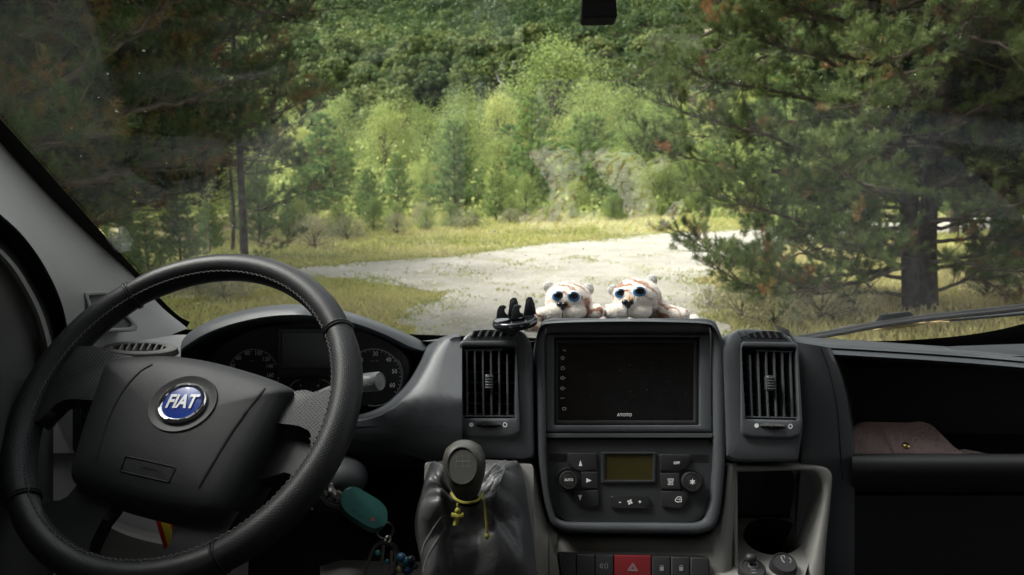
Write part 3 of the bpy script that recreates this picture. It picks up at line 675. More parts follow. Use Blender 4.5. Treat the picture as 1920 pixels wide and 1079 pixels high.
# ------------------------------------------------------------------ grass
def grass(name, n, px_poly, y0, y1, x0, x1, hgt, w, label, mu):
    x = RNG.uniform(x0, x1, n * 3); y = RNG.uniform(y0, y1, n * 3); ins = ~on_road(x, y)
    cl = np.sin(x * 1.9 + np.sin(y * 1.3) * 2) * np.sin(y * 2.3 + np.cos(x * 1.1) * 2); ins &= RNG.uniform(-1, 1, n * 3) < cl + .7
    x, y, cl = x[ins][:n], y[ins][:n], cl[ins][:n]; m = len(x); z = H(x, y); a = RNG.uniform(0, 2 * pi, m); h = hgt * RNG.uniform(.45, 1.2, m) * (1 + .35 * cl); lean = RNG.normal(size=(m, 2)) * .35
    B = np.c_[x, y, z]; s_ = np.c_[np.cos(a), np.sin(a), np.zeros(m)] * (w * RNG.uniform(.6, 1.3, m))[:, None]; mid = B + np.c_[lean * h[:, None] * .35, h * .6]; tip = B + np.c_[lean * h[:, None], h]
    f = Fol(); f.add(np.stack([B - s_, B + s_, mid + s_ * .7, tip], 1), 4, np.clip(RNG.normal(mu, .16, m) + .18 * np.sin(x * .8) * np.sin(y * .9 + 1), 0, 1)); f.obj(name, M_GR, kind='stuff', label=label, category='grass')
M_GR = leaf_mat("grass_blades", [(0, (.16, .21, .06)), (.35, (.37, .41, .13)), (.6, (.53, .51, .21)), (1, (.46, .39, .22))], trans=.3)
grass("bank_grass", 60000, None, 16, 36, -9, 16, .11, .012, 'yellow green grass on the bank along the far side of the track', .40)
grass("verge_grass", 34000, None, 9.2, 17.5, -8, -.6, .07, .007, 'dry yellow grass patch between the driveway and the track', .52)
grass("rough_grass", 42000, None, 8.5, 20, 1.8, 14, .10, .008, 'rough dry grass under the big pine beside the driveway', .78)
# tufts and stones on the driveway
n = 9000; x = RNG.uniform(-6, 9, n); y = RNG.uniform(9.5, 24, n); k = on_road(x, y); x, y = x[k], y[k]
cl = np.sin(x * 2.3 + 1) * np.sin(y * 1.6 + x) + RNG.normal(0, .35, len(x)); k = (cl > .62) & (y < 18.5); x, y = x[k], y[k]
e_ = ROAD[RNG.integers(0, len(ROAD), 6500)]; e_ = e_ + RNG.normal(size=e_.shape) * .22; e_ = e_[(e_[:, 1] > 9) & (e_[:, 1] < 40)]; x, y = np.r_[x, e_[:, 0]], np.r_[y, e_[:, 1]]; m = len(x)
f = Fol(); kk = 7; xx = np.repeat(x, kk) + RNG.normal(0, .06, m * kk); yy = np.repeat(y, kk) + RNG.normal(0, .06, m * kk); M_ = len(xx); a = RNG.uniform(0, 6.28, M_); h = RNG.uniform(.02, .055, M_); B = np.c_[xx, yy, np.full(M_, .01)]; s_ = np.c_[np.cos(a), np.sin(a), np.zeros(M_)] * .009
l_ = RNG.normal(size=(M_, 2)) * .6; f.add(np.stack([B - s_, B + s_, B + np.c_[l_ * h[:, None] * .4, h * .6] + s_ * .7, B + np.c_[l_ * h[:, None], h]], 1), 4, np.clip(RNG.normal(.4, .2, M_), 0, 1))
f.obj("driveway_weeds", M_GR, kind='stuff', label='short weeds and grass tufts growing through the pale gravel', category='grass')
n = 7000; x = RNG.uniform(-4, 9, n); y = 9 + 15 * RNG.uniform(0, 1, n) ** 1.3; k = on_road(x, y); x, y = x[k], y[k]; m = len(x); r_ = RNG.uniform(.008, .04, m) * (.6 + .5 * (RNG.uniform(size=m) > .9)); a = RNG.uniform(0, 6.28, m)
Vv = []; base = np.array([[1, 0, 0], [.3, .9, 0], [-.8, .6, 0], [-.7, -.7, 0], [.4, -.9, 0], [.25, .1, .75], [-.3, -.1, .7]]); Fv = [(0, 1, 5), (1, 2, 6), (1, 6, 5), (2, 3, 6), (3, 4, 6), (4, 5, 6), (4, 0, 5)]
ca, sa = np.cos(a), np.sin(a); pts3 = base[None] * r_[:, None, None] * RNG.uniform(.7, 1.3, (m, 7, 1)); X = pts3[..., 0] * ca[:, None] - pts3[..., 1] * sa[:, None]; Y = pts3[..., 0] * sa[:, None] + pts3[..., 1] * ca[:, None]
Vv = np.stack([X + x[:, None], Y + y[:, None], pts3[..., 2] + .012], -1).reshape(-1, 3); Ff = (np.array(Fv)[None] + (np.arange(m) * 7)[:, None, None]).reshape(-1, 3)
npmesh("gravel_stones", Vv, Ff, mat("pale_stones", (.36, .34, .30), .9, .2, var=(3, .5)), kind='stuff', label='loose pale stones scattered over the gravel driveway', category='gravel')
# ================================================================== THE VAN
M_DASH = mat("charcoal_grained_plastic", (.050, .054, .060), .46, .5, bump=('noise', 950, .6, .0005), var=(11, .16))
M_POD = mat("satin_charcoal_plastic", (.050, .054, .060), .42, .55, bump=('noise', 1300, .4, .0003), var=(13, .14))
M_DECK = mat("matt_deck_plastic", (.035, .037, .04), .85, .2, bump=("noise", 700, .4, .001))
M_BLACK = mat("black_plastic", (.012, .012, .013), .55, .4, bump=('noise', 900, .2, .0004))
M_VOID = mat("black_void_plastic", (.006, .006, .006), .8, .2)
M_GLOSS = mat("gloss_black_glass", (.006, .006, .008), .09, .5, var=(60, .3))
M_GREY = mat("light_grey_plastic", (.17, .166, .156), .55, .4, bump=('noise', 800, .3, .0005), var=(6, .08))
M_TRIM = mat("light_grey_trim", (.25, .25, .246), .65, .35, bump=('noise', 700, .3, .0006), var=(5, .06))
M_RUB = mat("black_rubber", (.010, .010, .010), .7, .3)
M_LEA = mat("black_smooth_leather", (.012, .0125, .014), .48, .35, bump=('voronoi', 500, .25, .0005), var=(12, .2))
M_MARK = mat("white_marking", (.75, .75, .74), .5, .3)
M_DIM = mat("grey_marking", (.33, .33, .33), .6, .3)
M_DIMR = mat("red_marking", (.45, .03, .03), .6, .3)
M_EMB = mat("embossed_black", (.006, .006, .007), .6, .3)
M_CHR = mat("chrome", (.85, .85, .86), .08, .5, 1, bump=('noise', 160, .25, .001))
M_BLUE = mat("blue_enamel", (.006, .035, .26), .3, .4, coat=.2)
M_BOOT = mat("dark_grey_soft_leather", (.05, .05, .052), .46, .45, bump=('voronoi', 350, .3, .0006), bump2=('noise', 45, .5, .004), var=(10, .2))
M_HEAD = mat("pale_headliner_cloth", (.30, .29, .27), .95, .1, bump=('noise', 500, .4, .001))
M_DARKIN = mat("dark_cabin_cloth", (.03, .03, .03), .95, .1)
def grip_mat():
    m = mat("perforated_leather", (.011, .0115, .013), .5, .35); t = m.node_tree; b = t.nodes["Principled BSDF"]
    uv = t.nodes.new("ShaderNodeUVMap"); mp = t.nodes.new("ShaderNodeMapping"); mp.inputs['Rotation'].default_value = (0, 0, radians(45)); mp.inputs['Scale'].default_value = (330, 330, 1)
    vo = t.nodes.new("ShaderNodeTexVoronoi"); vo.inputs['Scale'].default_value = 1; vo.inputs['Randomness'].default_value = 0
    t.links.new(uv.outputs[0], mp.inputs['Vector']); t.links.new(mp.outputs[0], vo.inputs['Vector'])
    r = t.nodes.new("ShaderNodeValToRGB"); r.color_ramp.elements[0].position = .16; r.color_ramp.elements[1].position = .30; t.links.new(vo.outputs['Distance'], r.inputs[0])
    bp = t.nodes.new("ShaderNodeBump"); bp.inputs['Strength'].default_value = .45; bp.inputs['Distance'].default_value = .0008; t.links.new(r.outputs[0], bp.inputs['Height']); t.links.new(bp.outputs[0], b.inputs['Normal'])
    return m
M_GRIP = grip_mat()

VAN = thing("camper_van", (.15, .6, 0), 'camper van seen from its cab, with dark grey dashboard, steering wheel and windscreen', 'van')

# ------------------------------------------------------------------ windscreen
WX, WK, S45 = .15, .10, sin(pi / 4)
def ws(x, s, off=0.0):
    """windscreen surface: x across, s up the slope"""
    k = WK * (x - WX) ** 2
    return Vector((x, 1.42 - s * S45 - k, 1.70 - .022 * x + s * S45)) + Vector((0, S45, S45)) * off
def ws_px(px, py, off=0.0):
    r = ray(px, py); lo, hi = .3, 3.0
    for _ in range(50):
        m_ = (lo + hi) / 2; q = CAM + r * m_; w = ws(q.x, (q.z - 1.70 + .022 * q.x) / S45, 0)
        d = (q.y - w.y) * S45 - off
        if d > 0: hi = m_
        else: lo = m_
    return CAM + r * lo
def glass_mat():
    m = bpy.data.materials.new("windscreen_glass"); m.use_nodes = True; t = m.node_tree; t.nodes.clear()
    lw = t.nodes.new("ShaderNodeLayerWeight"); lw.inputs['Blend'].default_value = .5
    def op(o, a, b_):
        n = t.nodes.new("ShaderNodeMath"); n.operation = o
        for i, q in enumerate((a, b_)):
            if isinstance(q, (int, float)): n.inputs[i].default_value = q
            else: t.links.new(q, n.inputs[i])
        return n.outputs[0]
    fr = op('ADD', op('MULTIPLY', op('POWER', lw.outputs['Facing'], 5.0), 1.5), .115)
    tr = t.nodes.new("ShaderNodeBsdfTransparent"); tr.inputs[0].default_value = (.93, .96, .94, 1)
    gl = t.nodes.new("ShaderNodeBsdfGlossy"); gl.inputs['Roughness'].default_value = 0.0; gl.inputs[0].default_value = (1, 1, 1, 1)
    m1 = t.nodes.new("ShaderNodeMixShader"); t.links.new(fr, m1.inputs[0]); t.links.new(tr.outputs[0], m1.inputs[1]); t.links.new(gl.outputs[0], m1.inputs[2])
    # a film of dust and dried wiper streaks
    tc = t.nodes.new("ShaderNodeTexCoord"); mp = t.nodes.new("ShaderNodeMapping"); mp.inputs['Scale'].default_value = (3, 9, 9); t.links.new(tc.outputs['Object'], mp.inputs[0])
    n1 = t.nodes.new("ShaderNodeTexNoise"); n1.inputs['Scale'].default_value = 1.6; n1.inputs['Detail'].default_value = 7; t.links.new(mp.outputs[0], n1.inputs['Vector'])
    n2 = t.nodes.new("ShaderNodeTexNoise"); n2.inputs['Scale'].default_value = 300; n2.inputs['Detail'].default_value = 2; t.links.new(tc.outputs['Object'], n2.inputs['Vector'])
    r2 = op('MULTIPLY', op('MAXIMUM', op('SUBTRACT', n2.outputs['Fac'], .72), 0.0), 1.0)
    fac = op('ADD', op('MULTIPLY', op('MAXIMUM', op('SUBTRACT', n1.outputs['Fac'], .50), 0.0), .022), r2)
    tl = t.nodes.new("ShaderNodeBsdfTranslucent"); tl.inputs[0].default_value = (.8, .8, .76, 1)
    m2 = t.nodes.new("ShaderNodeMixShader"); t.links.new(fac, m2.inputs[0]); t.links.new(m1.outputs[0], m2.inputs[1]); t.links.new(tl.outputs[0], m2.inputs[2])
    o = t.nodes.new("ShaderNodeOutputMaterial"); t.links.new(m2.outputs[0], o.inputs[0]); return m
mb = MB(); XS = [WX - .93 + 1.86 * i / 24 for i in range(25)]; SS = [-.03 + 1.13 * j / 14 for j in range(15)]
mb.loft([[ws(x, s) for x in XS] for s in SS])
WIND = build(mb, "windscreen", glass_mat(), VAN, sharp=None)
# black printed border on the inside of the glass, following the pillar and the foot of the glass
mb = MB()
edge_px = [(-260, -60), (-120, 98), (0, 236), (60, 303), (130, 382), (200, 460), (256, 522), (300, 572), (330, 600), (352, 612)]
E1 = spline(edge_px, 5)
def offs(pts, w):
    out = []
    for i, p in enumerate(pts):
        a = Vector(pts[max(0, i - 1)]); b = Vector(pts[min(len(pts) - 1, i + 1)]); d = (b - a).normalized(); out.append((p[0] - d.y * w, p[1] + d.x * w))
    return out
E0 = offs(E1, 60); Ein = offs(E1, -9)
mb.strip(mb.vs([ws_px(x, y, -.004) for x, y in E0]), mb.vs([ws_px(x, y, -.004) for x, y in Ein]), False)
low = spline([(340, 618), (600, 622), (1000, 634), (1400, 640), (1560, 641), (1700, 638), (1800, 630), (1880, 617), (1960, 596)], 5)
qi = [ws_px(x, y, -.004) for x, y in low] + [ws(x, s, -.004) for x, s in ((.955, .16), (.985, .30), (1.0, .55), (1.005, 1.12))]; qo = [ws_px(x, y + 70, -.004) for x, y in low] + [ws(x, s, -.004) for x, s in ((1.07, .06), (1.08, .25), (1.08, .55), (1.08, 1.12))]
mb.strip(mb.vs(qi), mb.vs(qo), False)
build(mb, "printed_border", M_RUB, WIND)
# row of printed dots along the border
mb = MB()
for row, dst in ((1, 13), (2, 17)):
    pth = offs(E1, -dst); acc = 0
    for (a, b) in zip(pth, pth[1:]):
        L = math.hypot(b[0] - a[0], b[1] - a[1]); n = max(1, int(L / 5))
        for k in range(n):
            x, y = a[0] + (b[0] - a[0]) * k / n, a[1] + (b[1] - a[1]) * k / n; q = ws_px(x, y, -.004); rr_ = (.0011 if row == 1 else .0007)
            N_ = Vector((0, -S45, -S45)); X_ = Vector((1, 0, 0)); Y_ = N_.cross(X_); mb._f(mb.vs([q + X_ * rr_ * cos(t) + Y_ * rr_ * sin(t) for t in (0, 1.26, 2.5, 3.8, 5.0)]))
build(mb, "printed_dots", M_RUB, WIND, kind='stuff')
# raindrops and specks of dirt on the outside of the glass
def drops(n, smin, smax, seed, name, m):
    r_ = np.random.default_rng(seed); mb = MB()
    for _ in range(n):
        px, py = r_.uniform(120, 1900), 600 * r_.uniform(0, 1) ** .8 + 20
        if r_.uniform() < .4: px, py = r_.normal(800, 190), r_.normal(440, 50)
        if py > 610: continue
        s = r_.uniform(smin, smax) * r_.uniform(.5, 1); c = ws_px(px, py, .002); Z = Vector((0, S45, S45)); Y_ = Vector((0, -S45, S45)); X_ = Vector((1, 0, 0)); mb.ball(c, s * r_.uniform(.9, 1.9), s, s * .45, X_, Y_, Z, 8, 5)
    build(mb, name, m, WIND, kind='stuff', sharp=None)
M_DROP = mat("raindrop", (.62, .66, .62), .12, .8); M_DROP.node_tree.nodes["Principled BSDF"].inputs['Transmission Weight'].default_value = .85
drops(100, .0008, .0018, 3, "raindrops", M_DROP)
drops(150, .0003, .0009, 4, "dust_specks", mat("pale_dust", (.75, .74, .68), .9, .1))

# ------------------------------------------------------------------ cab shell: roof, sides with added openings, floor, rear wall
mb = MB()
mb.box((-.87, -2.2, .60), (1.17, 1.45, .64))
# unseen openings added on both sides to light the dash; rear and doors closed
for q in (((-.9, -2.24, .6), (-.62, -2.2, 2.56)), ((.92, -2.24, .6), (1.2, -2.2, 2.56)), ((-.62, -2.24, 2.36), (.92, -2.2, 2.56)), ((-.62, -2.24, .6), (.92, -2.2, 2.36)),
          ((1.16, -2.2, .6), (1.2, -1.7, 2.56)), ((1.16, -1.7, 2.42), (1.2, -.7, 2.56)), ((1.16, -1.7, .6), (1.2, -.7, 1.6)), ((1.16, -.7, 1.62), (1.2, -.4, 2.56)), ((1.16, -.7, .6), (1.2, -.4, 1.62)), ((1.16, -.4, .6), (1.2, 1.5, 1.62)), ((1.16, -.4, 1.62), (1.2, .76, 2.56)),
          ((-.9, -2.2, .6), (-.86, 1.5, 1.55)), ((-.9, -2.2, 1.55), (-.86, -1.7, 2.56)), ((-.9, -1.7, 2.3), (-.86, -.5, 2.56)), ((-.9, -.5, 1.55), (-.86, .76, 2.56))): mb.box(*q)
mb.box((-.9, 1.45, .6), (1.2, 1.49, 1.66))
build(mb, "cab_shell", M_DARKIN, VAN, sharp=None)
mb = MB(); mb.box((-.9, -2.2, 2.52), (1.2, .62, 2.56)); build(mb, "roof_lining", mat("pale_roof_lining", (.55, .54, .52), .95, .1), VAN, sharp=None)
mb = MB(); mb.loft([[ws(x, s) + Vector((0, -.01, -.01)) for x in XS] for s in (1.02, 1.14)]); mb.loft([[(x, .62, 2.5) for x in (-.86, 1.16)], [(x, .3, 2.515) for x in (-.86, 1.16)]])
build(mb, "roof_header", M_HEAD, VAN)
# body side between the left door and the windscreen
mb = MB(); sp_ = [(.5, 1.5), (1.5, 1.5), (1.40, 1.69), (.62, 2.49), (.60, 2.56), (.5, 2.56)]; mb.solid([(-.90, y, z) for y, z in sp_], [(-.86, y, z) for y, z in sp_]); mb.loft([[ws(-.79, s) for s in np.linspace(-.03, 1.12, 8)], [(-.88, ws(-.79, s).y - .01, ws(-.79, s).z - .01) for s in np.linspace(-.03, 1.12, 8)]]); build(mb, "body_side", M_DARKIN, VAN, sharp=30)
# right-hand windscreen pillar (out of frame) keeps the cab closed
mb = MB(); mb.loft([[ws(1.06, s, -.01) for s in (-.05, .5, 1.12)], [(1.2, 1.46, 1.6), (1.2, 1.0, 2.1), (1.2, .6, 2.55)]]); build(mb, "windscreen_pillar", M_TRIM, VAN)

# ------------------------------------------------------------------ left windscreen pillar, seal, door
A = [(-620, -520, .70), (-320, -130, .84), (-150, 62, .93), (0, 238, 1.04), (130, 385, 1.15), (256, 524, 1.25), (303, 576, 1.28), (352, 616, 1.30)]
B = [(-600, -180, .56), (-300, 160, .70), (-140, 300, .78), (0, 402, .86), (62, 466, .93), (108, 548, 1.0), (128, 625, 1.05), (134, 720, 1.06)]
A = spline(A, 6); B = spline(B, 6); rows = []
for a, b in zip(A, B):
    pa, pb = P(*a), P(*b); row = []
    for k in range(9):
        t = k / 8; q = pa.lerp(pb, t); bul = sin(pi * t); row.append(q + Vector((-.35, -.6, .1)) * .02 * bul)
    row.append(P(b[0] - 6, b[1] + 2, b[2] + .04)); rows.append([P(a[0] + 2, a[1] + 2, a[2] + .03)] + row)
mb = MB(); mb.loft(rows)
PIL = build(mb, "pillar_trim", M_TRIM, VAN, sharp=60)
mb = MB()
C_ = spline([(-600, -90, .60), (-300, 240, .74), (-120, 380, .80), (0, 470, .88), (55, 545, .95), (86, 620, 1.0), (98, 700, 1.03), (100, 800, 1.03)], 6); C_ = C_[:len(B)]
mb.loft([[P(b[0] - 4, b[1] + 2, b[2] + .035), P(*(np.array(b) * .5 + np.array(c) * .5 + np.array([0, 0, .05]))), P(c[0] + 3, c[1], c[2] + .01)] for b, c in zip(B, C_)])
build(mb, "door_opening_seal", M_RUB, VAN)
mb = MB(); rows = []
for c in C_: rows.append([P(c[0] + 5, c[1], c[2] + .005), P(c[0] - 3, c[1] + 2, c[2] - .012), P(c[0] - 10, c[1] + 5, c[2] - .012), P(c[0] - 16, c[1] + 8, c[2]), P(c[0] - 45, c[1] + 18, c[2] - .02), P(c[0] - 120, c[1] + 60, c[2] - .06), P(c[0] - 400, c[1] + 150, c[2] - .2)])
mb.loft(rows); DOOR = build(mb, "door_trim", mat("grey_door_trim", (.16, .165, .16), .75, .3, bump=('noise', 500, .3, .0006)), VAN)
mb = MB(); mb.loft([[P(x, y, d) for x, y, d in ((-300, 720, .72), (0, 720, .86), (100, 700, 1.02))], [P(x, y, d) for x, y, d in ((-300, 1000, .70), (0, 1000, .84), (100, 1000, 1.0))], [P(x, y, d) for x, y, d in ((-300, 1300, .70), (0, 1300, .84), (100, 1300, 1.0))]]); build(mb, "lower_panel", mat("dark_door_panel", (.05, .05, .05), .8, .2), DOOR)
# speaker grille in the pillar foot
spk = Plane(200, 585, 1.118, 5, 56)
sp_o = rpoly([(149, 549), (196, 547), (252, 612), (248, 622), (172, 624)], [6, 8, 6, 4, 8], 5); sp_i = rpoly([(158, 556), (193, 554), (240, 609), (238, 615), (177, 617)], [4, 6, 4, 3, 6], 5)
mb = MB(); mb.ring(spk, sp_o, sp_i, -.03, .012, .002, .006); SPK = build(mb, "speaker_grille", M_TRIM, VAN)
mb = MB(); mb.plate(spk, sp_i, -.02, .007); mb.mi = 1
for i in range(30):
    for j in range(32):
        x, y = 158 + i * 2.9 + (j % 2) * 1.4, 556 + j * 2.0
        ins = (x < 193 + (y - 554) * .83 - 3) and x > 160 + max(0, (y - 575) * .42) and y < 615
        if ins: mb._f(mb.vs([spk.at(x + a, y + b) + spk.n * .0085 for a, b in ((-.6, -.45), (.6, -.45), (.6, .45), (-.6, .45))]), False)
build(mb, "perforated_mesh", [M_TRIM, M_RUB], SPK, sharp=None)
# light grey corner of the dash with a demister slot
CORN = Plane(260, 655, 1.16, 62, 6)
mb = MB(); mb.loft([[P(120, 640, 1.13), P(200, 630, 1.24), P(300, 628, 1.27), P(420, 628, 1.28)], [P(120, 650, 1.10), P(190, 641, 1.18), P(300, 640, 1.2), P(420, 640, 1.2)], [P(120, 690, 1.06), P(190, 672, 1.10), P(300, 672, 1.12), P(420, 672, 1.14)], [P(110, 720, 1.05), P(190, 712, 1.06), P(300, 712, 1.07), P(420, 712, 1.1)]])
mb.loft([[P(80, 700, 1.06), P(160, 700, 1.07), P(420, 712, 1.09)], [P(78, 850, 1.04), P(160, 850, 1.05), P(420, 850, 1.07)], [P(90, 854, 1.05), P(160, 854, 1.06), P(420, 854, 1.08)], [P(90, 1150, 1.0), P(160, 1150, 1.0), P(420, 1150, 1.02)]])
CT = build(mb, "corner_trim", M_TRIM, VAN)
SL = Plane(262, 657, 1.125, 55, 0)
mb = MB(); o_ = ell(265, 658, 70, 13, 30); i_ = ell(262, 657, 50, 7, 30); mb.ring(SL, o_, i_, -.004, .006, .002, -.006); mb.mi = 1; mb.flat(SL, i_, -.004, 1); mb.mi = 0
for k in range(7):
    x = 224 + k * 13; mb.solid([SL.at(x + a, y) + SL.n * .006 for a, y in ((0, 663), (3, 663), (10, 650), (7, 650))], [SL.at(x + a, y) - SL.n * .004 for a, y in ((0, 663), (3, 663), (10, 650), (7, 650))])
build(mb, "demister_slot", [M_GREY, M_RUB], CT)
# side air vent, mostly hidden by the wheel
SV = Plane(165, 800, 1.0, 14, 8)
mb = MB(); mb.plate(SV, rrect(136, 735, 196, 850, 8), -.06, 0, .004); mb.mi = 1; mb.flat(SV, rrect(151, 742, 178, 808, 2), .0008); mb.flat(SV, ell(159, 818, 4, 4, 16), .0012, 2); mb.mi = 0
for y in (760, 783, 806): mb.solid([SV.at(x, yy) + SV.n * .004 for x, yy in ((151, y - 1), (178, y - 1), (178, y + 1), (151, y + 1))], [SV.at(x, yy) for x, yy in ((151, y - 1), (178, y - 1), (178, y + 1), (151, y + 1))])
for x in (152, 176): mb.solid([SV.at(xx, yy) + SV.n * .004 for xx, yy in ((x - 1, 742), (x + 1, 742), (x + 1, 808), (x - 1, 808))], [SV.at(xx, yy) for xx, yy in ((x - 1, 742), (x + 1, 742), (x + 1, 808), (x - 1, 808))])
build(mb, "side_vent", [M_BLACK, M_VOID, M_MARK], VAN)

# ------------------------------------------------------------------ dashboard body
mb = MB()
# driver side panel with the swept lip around the instruments
lip = spline([(860, 628), (845, 630), (826, 640), (811, 662), (798, 690), (780, 720), (757, 746), (728, 768), (690, 783), (640, 790), (580, 796)], 6)
def dd(y): return 1.0 - .045 * max(0, min(1, (y - 640) / 110)) + .05 * max(0, (y - 800) / 100) ** 2
rows = []
for i, (x, y) in enumerate(lip):
    base = P(x, y, dd(y)); bx, by = 866, 640
    t_in = [P(x - 14, y - 6 if i > 12 else y + 2, dd(y) + .10), P(x - 7, y - 4 if i > 12 else y + 1, dd(y) + .03), P(x - 2.5, y - 1.5, dd(y) + .008), base, P(x + 4, y + 3, dd(y) - .004)]
    for k in (1, 2, 3, 4, 5): t = k / 5; xx, yy = x + (866 - x) * t, y + (max(y, 640 + (y - 626) * 1.35) - y) * min(1, t * 1.2); t_in.append(P(xx, yy, dd(yy) - .006))
    rows.append(t_in)
mb.loft(rows)
rows = []
lastx = [(580, 796), (640, 812), (700, 830), (780, 850), (870, 862)]
fr = [(x, 640 + 150 + (y - 796) * .3, 0) for x, y in lastx]
top = rows_end = None
bot = [P(x, 866, 1.0) for x in (560, 640, 720, 800, 868)]; mid = [P(x, 800, dd(800) - .006) for x in (560, 640, 720, 800, 868)]; md2 = [P(x, 846, dd(846) - .002) for x in (560, 640, 720, 800, 868)]
mb.loft([mid, md2, [P(x, 860, 1.0) for x in (560, 640, 720, 800, 868)], [P(x, 872, 1.03) for x in (560, 640, 720, 800, 868)], [P(x, 880, 1.12) for x in (560, 640, 720, 800, 868)]])
# crest between the hood and the left vent, back to the glass
mb.loft([[P(826, 640, 1.0), P(845, 631, 1.01), P(864, 628, 1.01)], [P(790, 640, 1.1), P(845, 633, 1.12), P(864, 630, 1.12)], [P(760, 640, 1.3), P(845, 640, 1.35), P(866, 640, 1.35)]])
DASH = build(mb, "dashboard", M_DASH, VAN, sharp=50); mb = MB()
# right of the centre pod: rounded column and the long lip over the shelf
pas = spline([(1480, 622), (1492, 638), (1520, 645), (1600, 650), (1760, 660), (1920, 673), (2200, 700), (2650, 755)], 5)
rows = []
for x, y in pas: rows.append([Pc(x - 30, y - 14, 1.42), Pc(x - 6, y - 5, 1.12), Pc(x, y - 2, 1.045), Pc(x, y, 1.03), Pc(x + 1, y + 5, 1.02), Pc(x + 2, y + 7, 1.026), Pc(x + 2, y + 9, 1.02), Pc(x + 2, y + 17, 1.015), Pc(x + 2, y + 21, 1.03), Pc(x + 2, y + 23, 1.08)])
mb.loft(rows)
colL = spline([(1480, 640), (1492, 700), (1500, 780), (1503, 850), (1500, 900), (1480, 1150)], 5); colR = spline([(1556, 652), (1578, 710), (1592, 780), (1600, 852), (1602, 900), (1600, 1150)], 5)
rows = []
for a, b in zip(colL, colR):
    n_ = 8; rows.append([P(a[0] - 10, a[1], 1.09)] + [P(a[0] + (b[0] - a[0]) * k / n_, a[1] + (b[1] - a[1]) * k / n_, 1.012 - .010 * sin(pi * (k / n_) * .8) + .03 * max(0, (a[1] - 860) / 290)) for k in range(n_ + 1)] + [P(b[0] + 2, b[1], 1.03), P(b[0] + 4, b[1], 1.08), P(b[0] + 6, b[1], 1.3)])
mb.loft(rows)
# seam line on the column
sm = spline([(1538, 650), (1556, 700), (1570, 770), (1576, 850), (1580, 900)], 6); mb.mi = 1
mb.tube([P(x, y, .9985 + (.001 if y < 800 else .002)) for x, y in sm], .0009, 6); mb.mi = 0
# lip under the shelf and the dark lower front
for_x = [1598, 1660, 1760, 1860, 2000, 2700]
build(mb, "passenger_fascia", [M_DASH, M_RUB], DASH, sharp=50)
mb = MB(); mb.loft([[Pc(x, 850, 1.20) for x in for_x], [Pc(x, 851, 1.05) for x in for_x], [Pc(x, 853, 1.01) for x in for_x], [Pc(x, 858, .996) for x in for_x], [Pc(x, 872, .99) for x in for_x], [Pc(x, 900, .998) for x in for_x], [Pc(x, 922, 1.02) for x in for_x], [Pc(x, 926, 1.04) for x in for_x], [Pc(x, 930, 1.02) for x in for_x], [Pc(x, 1020, 1.03) for x in for_x], [Pc(x, 1200, 1.06) for x in for_x]])
build(mb, "glove_box_front", M_BLACK, DASH, sharp=60)
# open shelf: dark box behind the passenger front
mb = MB()
mb.loft([[Pc(x, 668, 1.06) for x in (1540, 2700)], [Pc(x, 690, 1.36) for x in (1540, 2700)], [Pc(x, 814, 1.36) for x in (1540, 2700)], [Pc(x, 858, 1.04) for x in (1540, 2700)]])
mb.loft([[P(1560, 650, 1.05), P(1560, 860, 1.05)], [P(1600, 650, 1.38), P(1600, 860, 1.38)]])
build(mb, "open_shelf", mat("shelf_liner", (.010, .010, .011), .7, .3, bump=('noise', 600, .3, .0006)), DASH)
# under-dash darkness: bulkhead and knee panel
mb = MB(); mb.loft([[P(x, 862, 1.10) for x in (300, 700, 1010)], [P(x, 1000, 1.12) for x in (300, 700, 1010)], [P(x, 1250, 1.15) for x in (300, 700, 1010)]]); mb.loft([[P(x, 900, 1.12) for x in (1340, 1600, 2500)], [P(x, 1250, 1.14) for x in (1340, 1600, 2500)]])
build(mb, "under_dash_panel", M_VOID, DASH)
mb = MB(); kx = spline([(120, 960, 1.0), (190, 976, .99), (240, 998, .985), (300, 1014, .985), (380, 1026, .99), (470, 1030, 1.0)], 5)
mb.loft([[P(x, y - 14, d + .06), P(x, y - 3, d + .015), P(x, y, d), P(x - 2, y + 6, d - .006), P(x - 4, y + 22, d - .006), P(x - 8, y + 130, d + .02)] for x, y, d in kx]); build(mb, "knee_panel", M_GREY, DASH)
mb = MB(); mb.loft([[P(x, y, d) for x, y, d in ((600, 1062, 1.0), (640, 1050, .99), (700, 1052, .99), (800, 1054, .99), (860, 1060, .99))], [P(x, y, d) for x, y, d in ((600, 1100, .96), (640, 1090, .95), (700, 1090, .95), (800, 1090, .95), (860, 1090, .95))]]); build(mb, "floor_tunnel", mat("dull_grey_plastic", (.10, .095, .09), .7, .3), DASH)
# deck from the lip back to the foot of the glass
mb = MB()
dk = [(330, 700, 1.12), (420, 690, 1.1), (560, 690, 1.1), (700, 690, 1.1), (800, 660, 1.1), (880, 650, 1.08), (1010, 640, 1.10), (1180, 636, 1.12), (1340, 640, 1.10), (1480, 650, 1.08), (1600, 656, 1.07), (1900, 676, 1.07), (2650, 745, 1.07)]
back = [ws(min(1.1, P(x, y, 1.42).x), -.03, -.004) for x, y, d in dk]
rows = [[Pc(*q) for q in dk], [Pc(*q).lerp(b, .35) + Vector((0, 0, .004)) for q, b in zip(dk, back)], [Pc(*q).lerp(b, .75) for q, b in zip(dk, back)], back]
mb.loft(rows); build(mb, "dashboard_deck", M_DECK, DASH)
mb = MB(); gx = [(1740, 657, 1.2), (1800, 654, 1.2), (1880, 651, 1.2), (1960, 648, 1.2), (2200, 640, 1.2)]
mb.loft([[P(x, y - 5, d + .14) for x, y, d in gx], [P(x, y, d) for x, y, d in gx], [P(x, y + 14, d - .02) for x, y, d in gx], [P(x, y + 30, d - .03) for x, y, d in gx]]); build(mb, "deck_edge_trim", M_DECK, DASH)

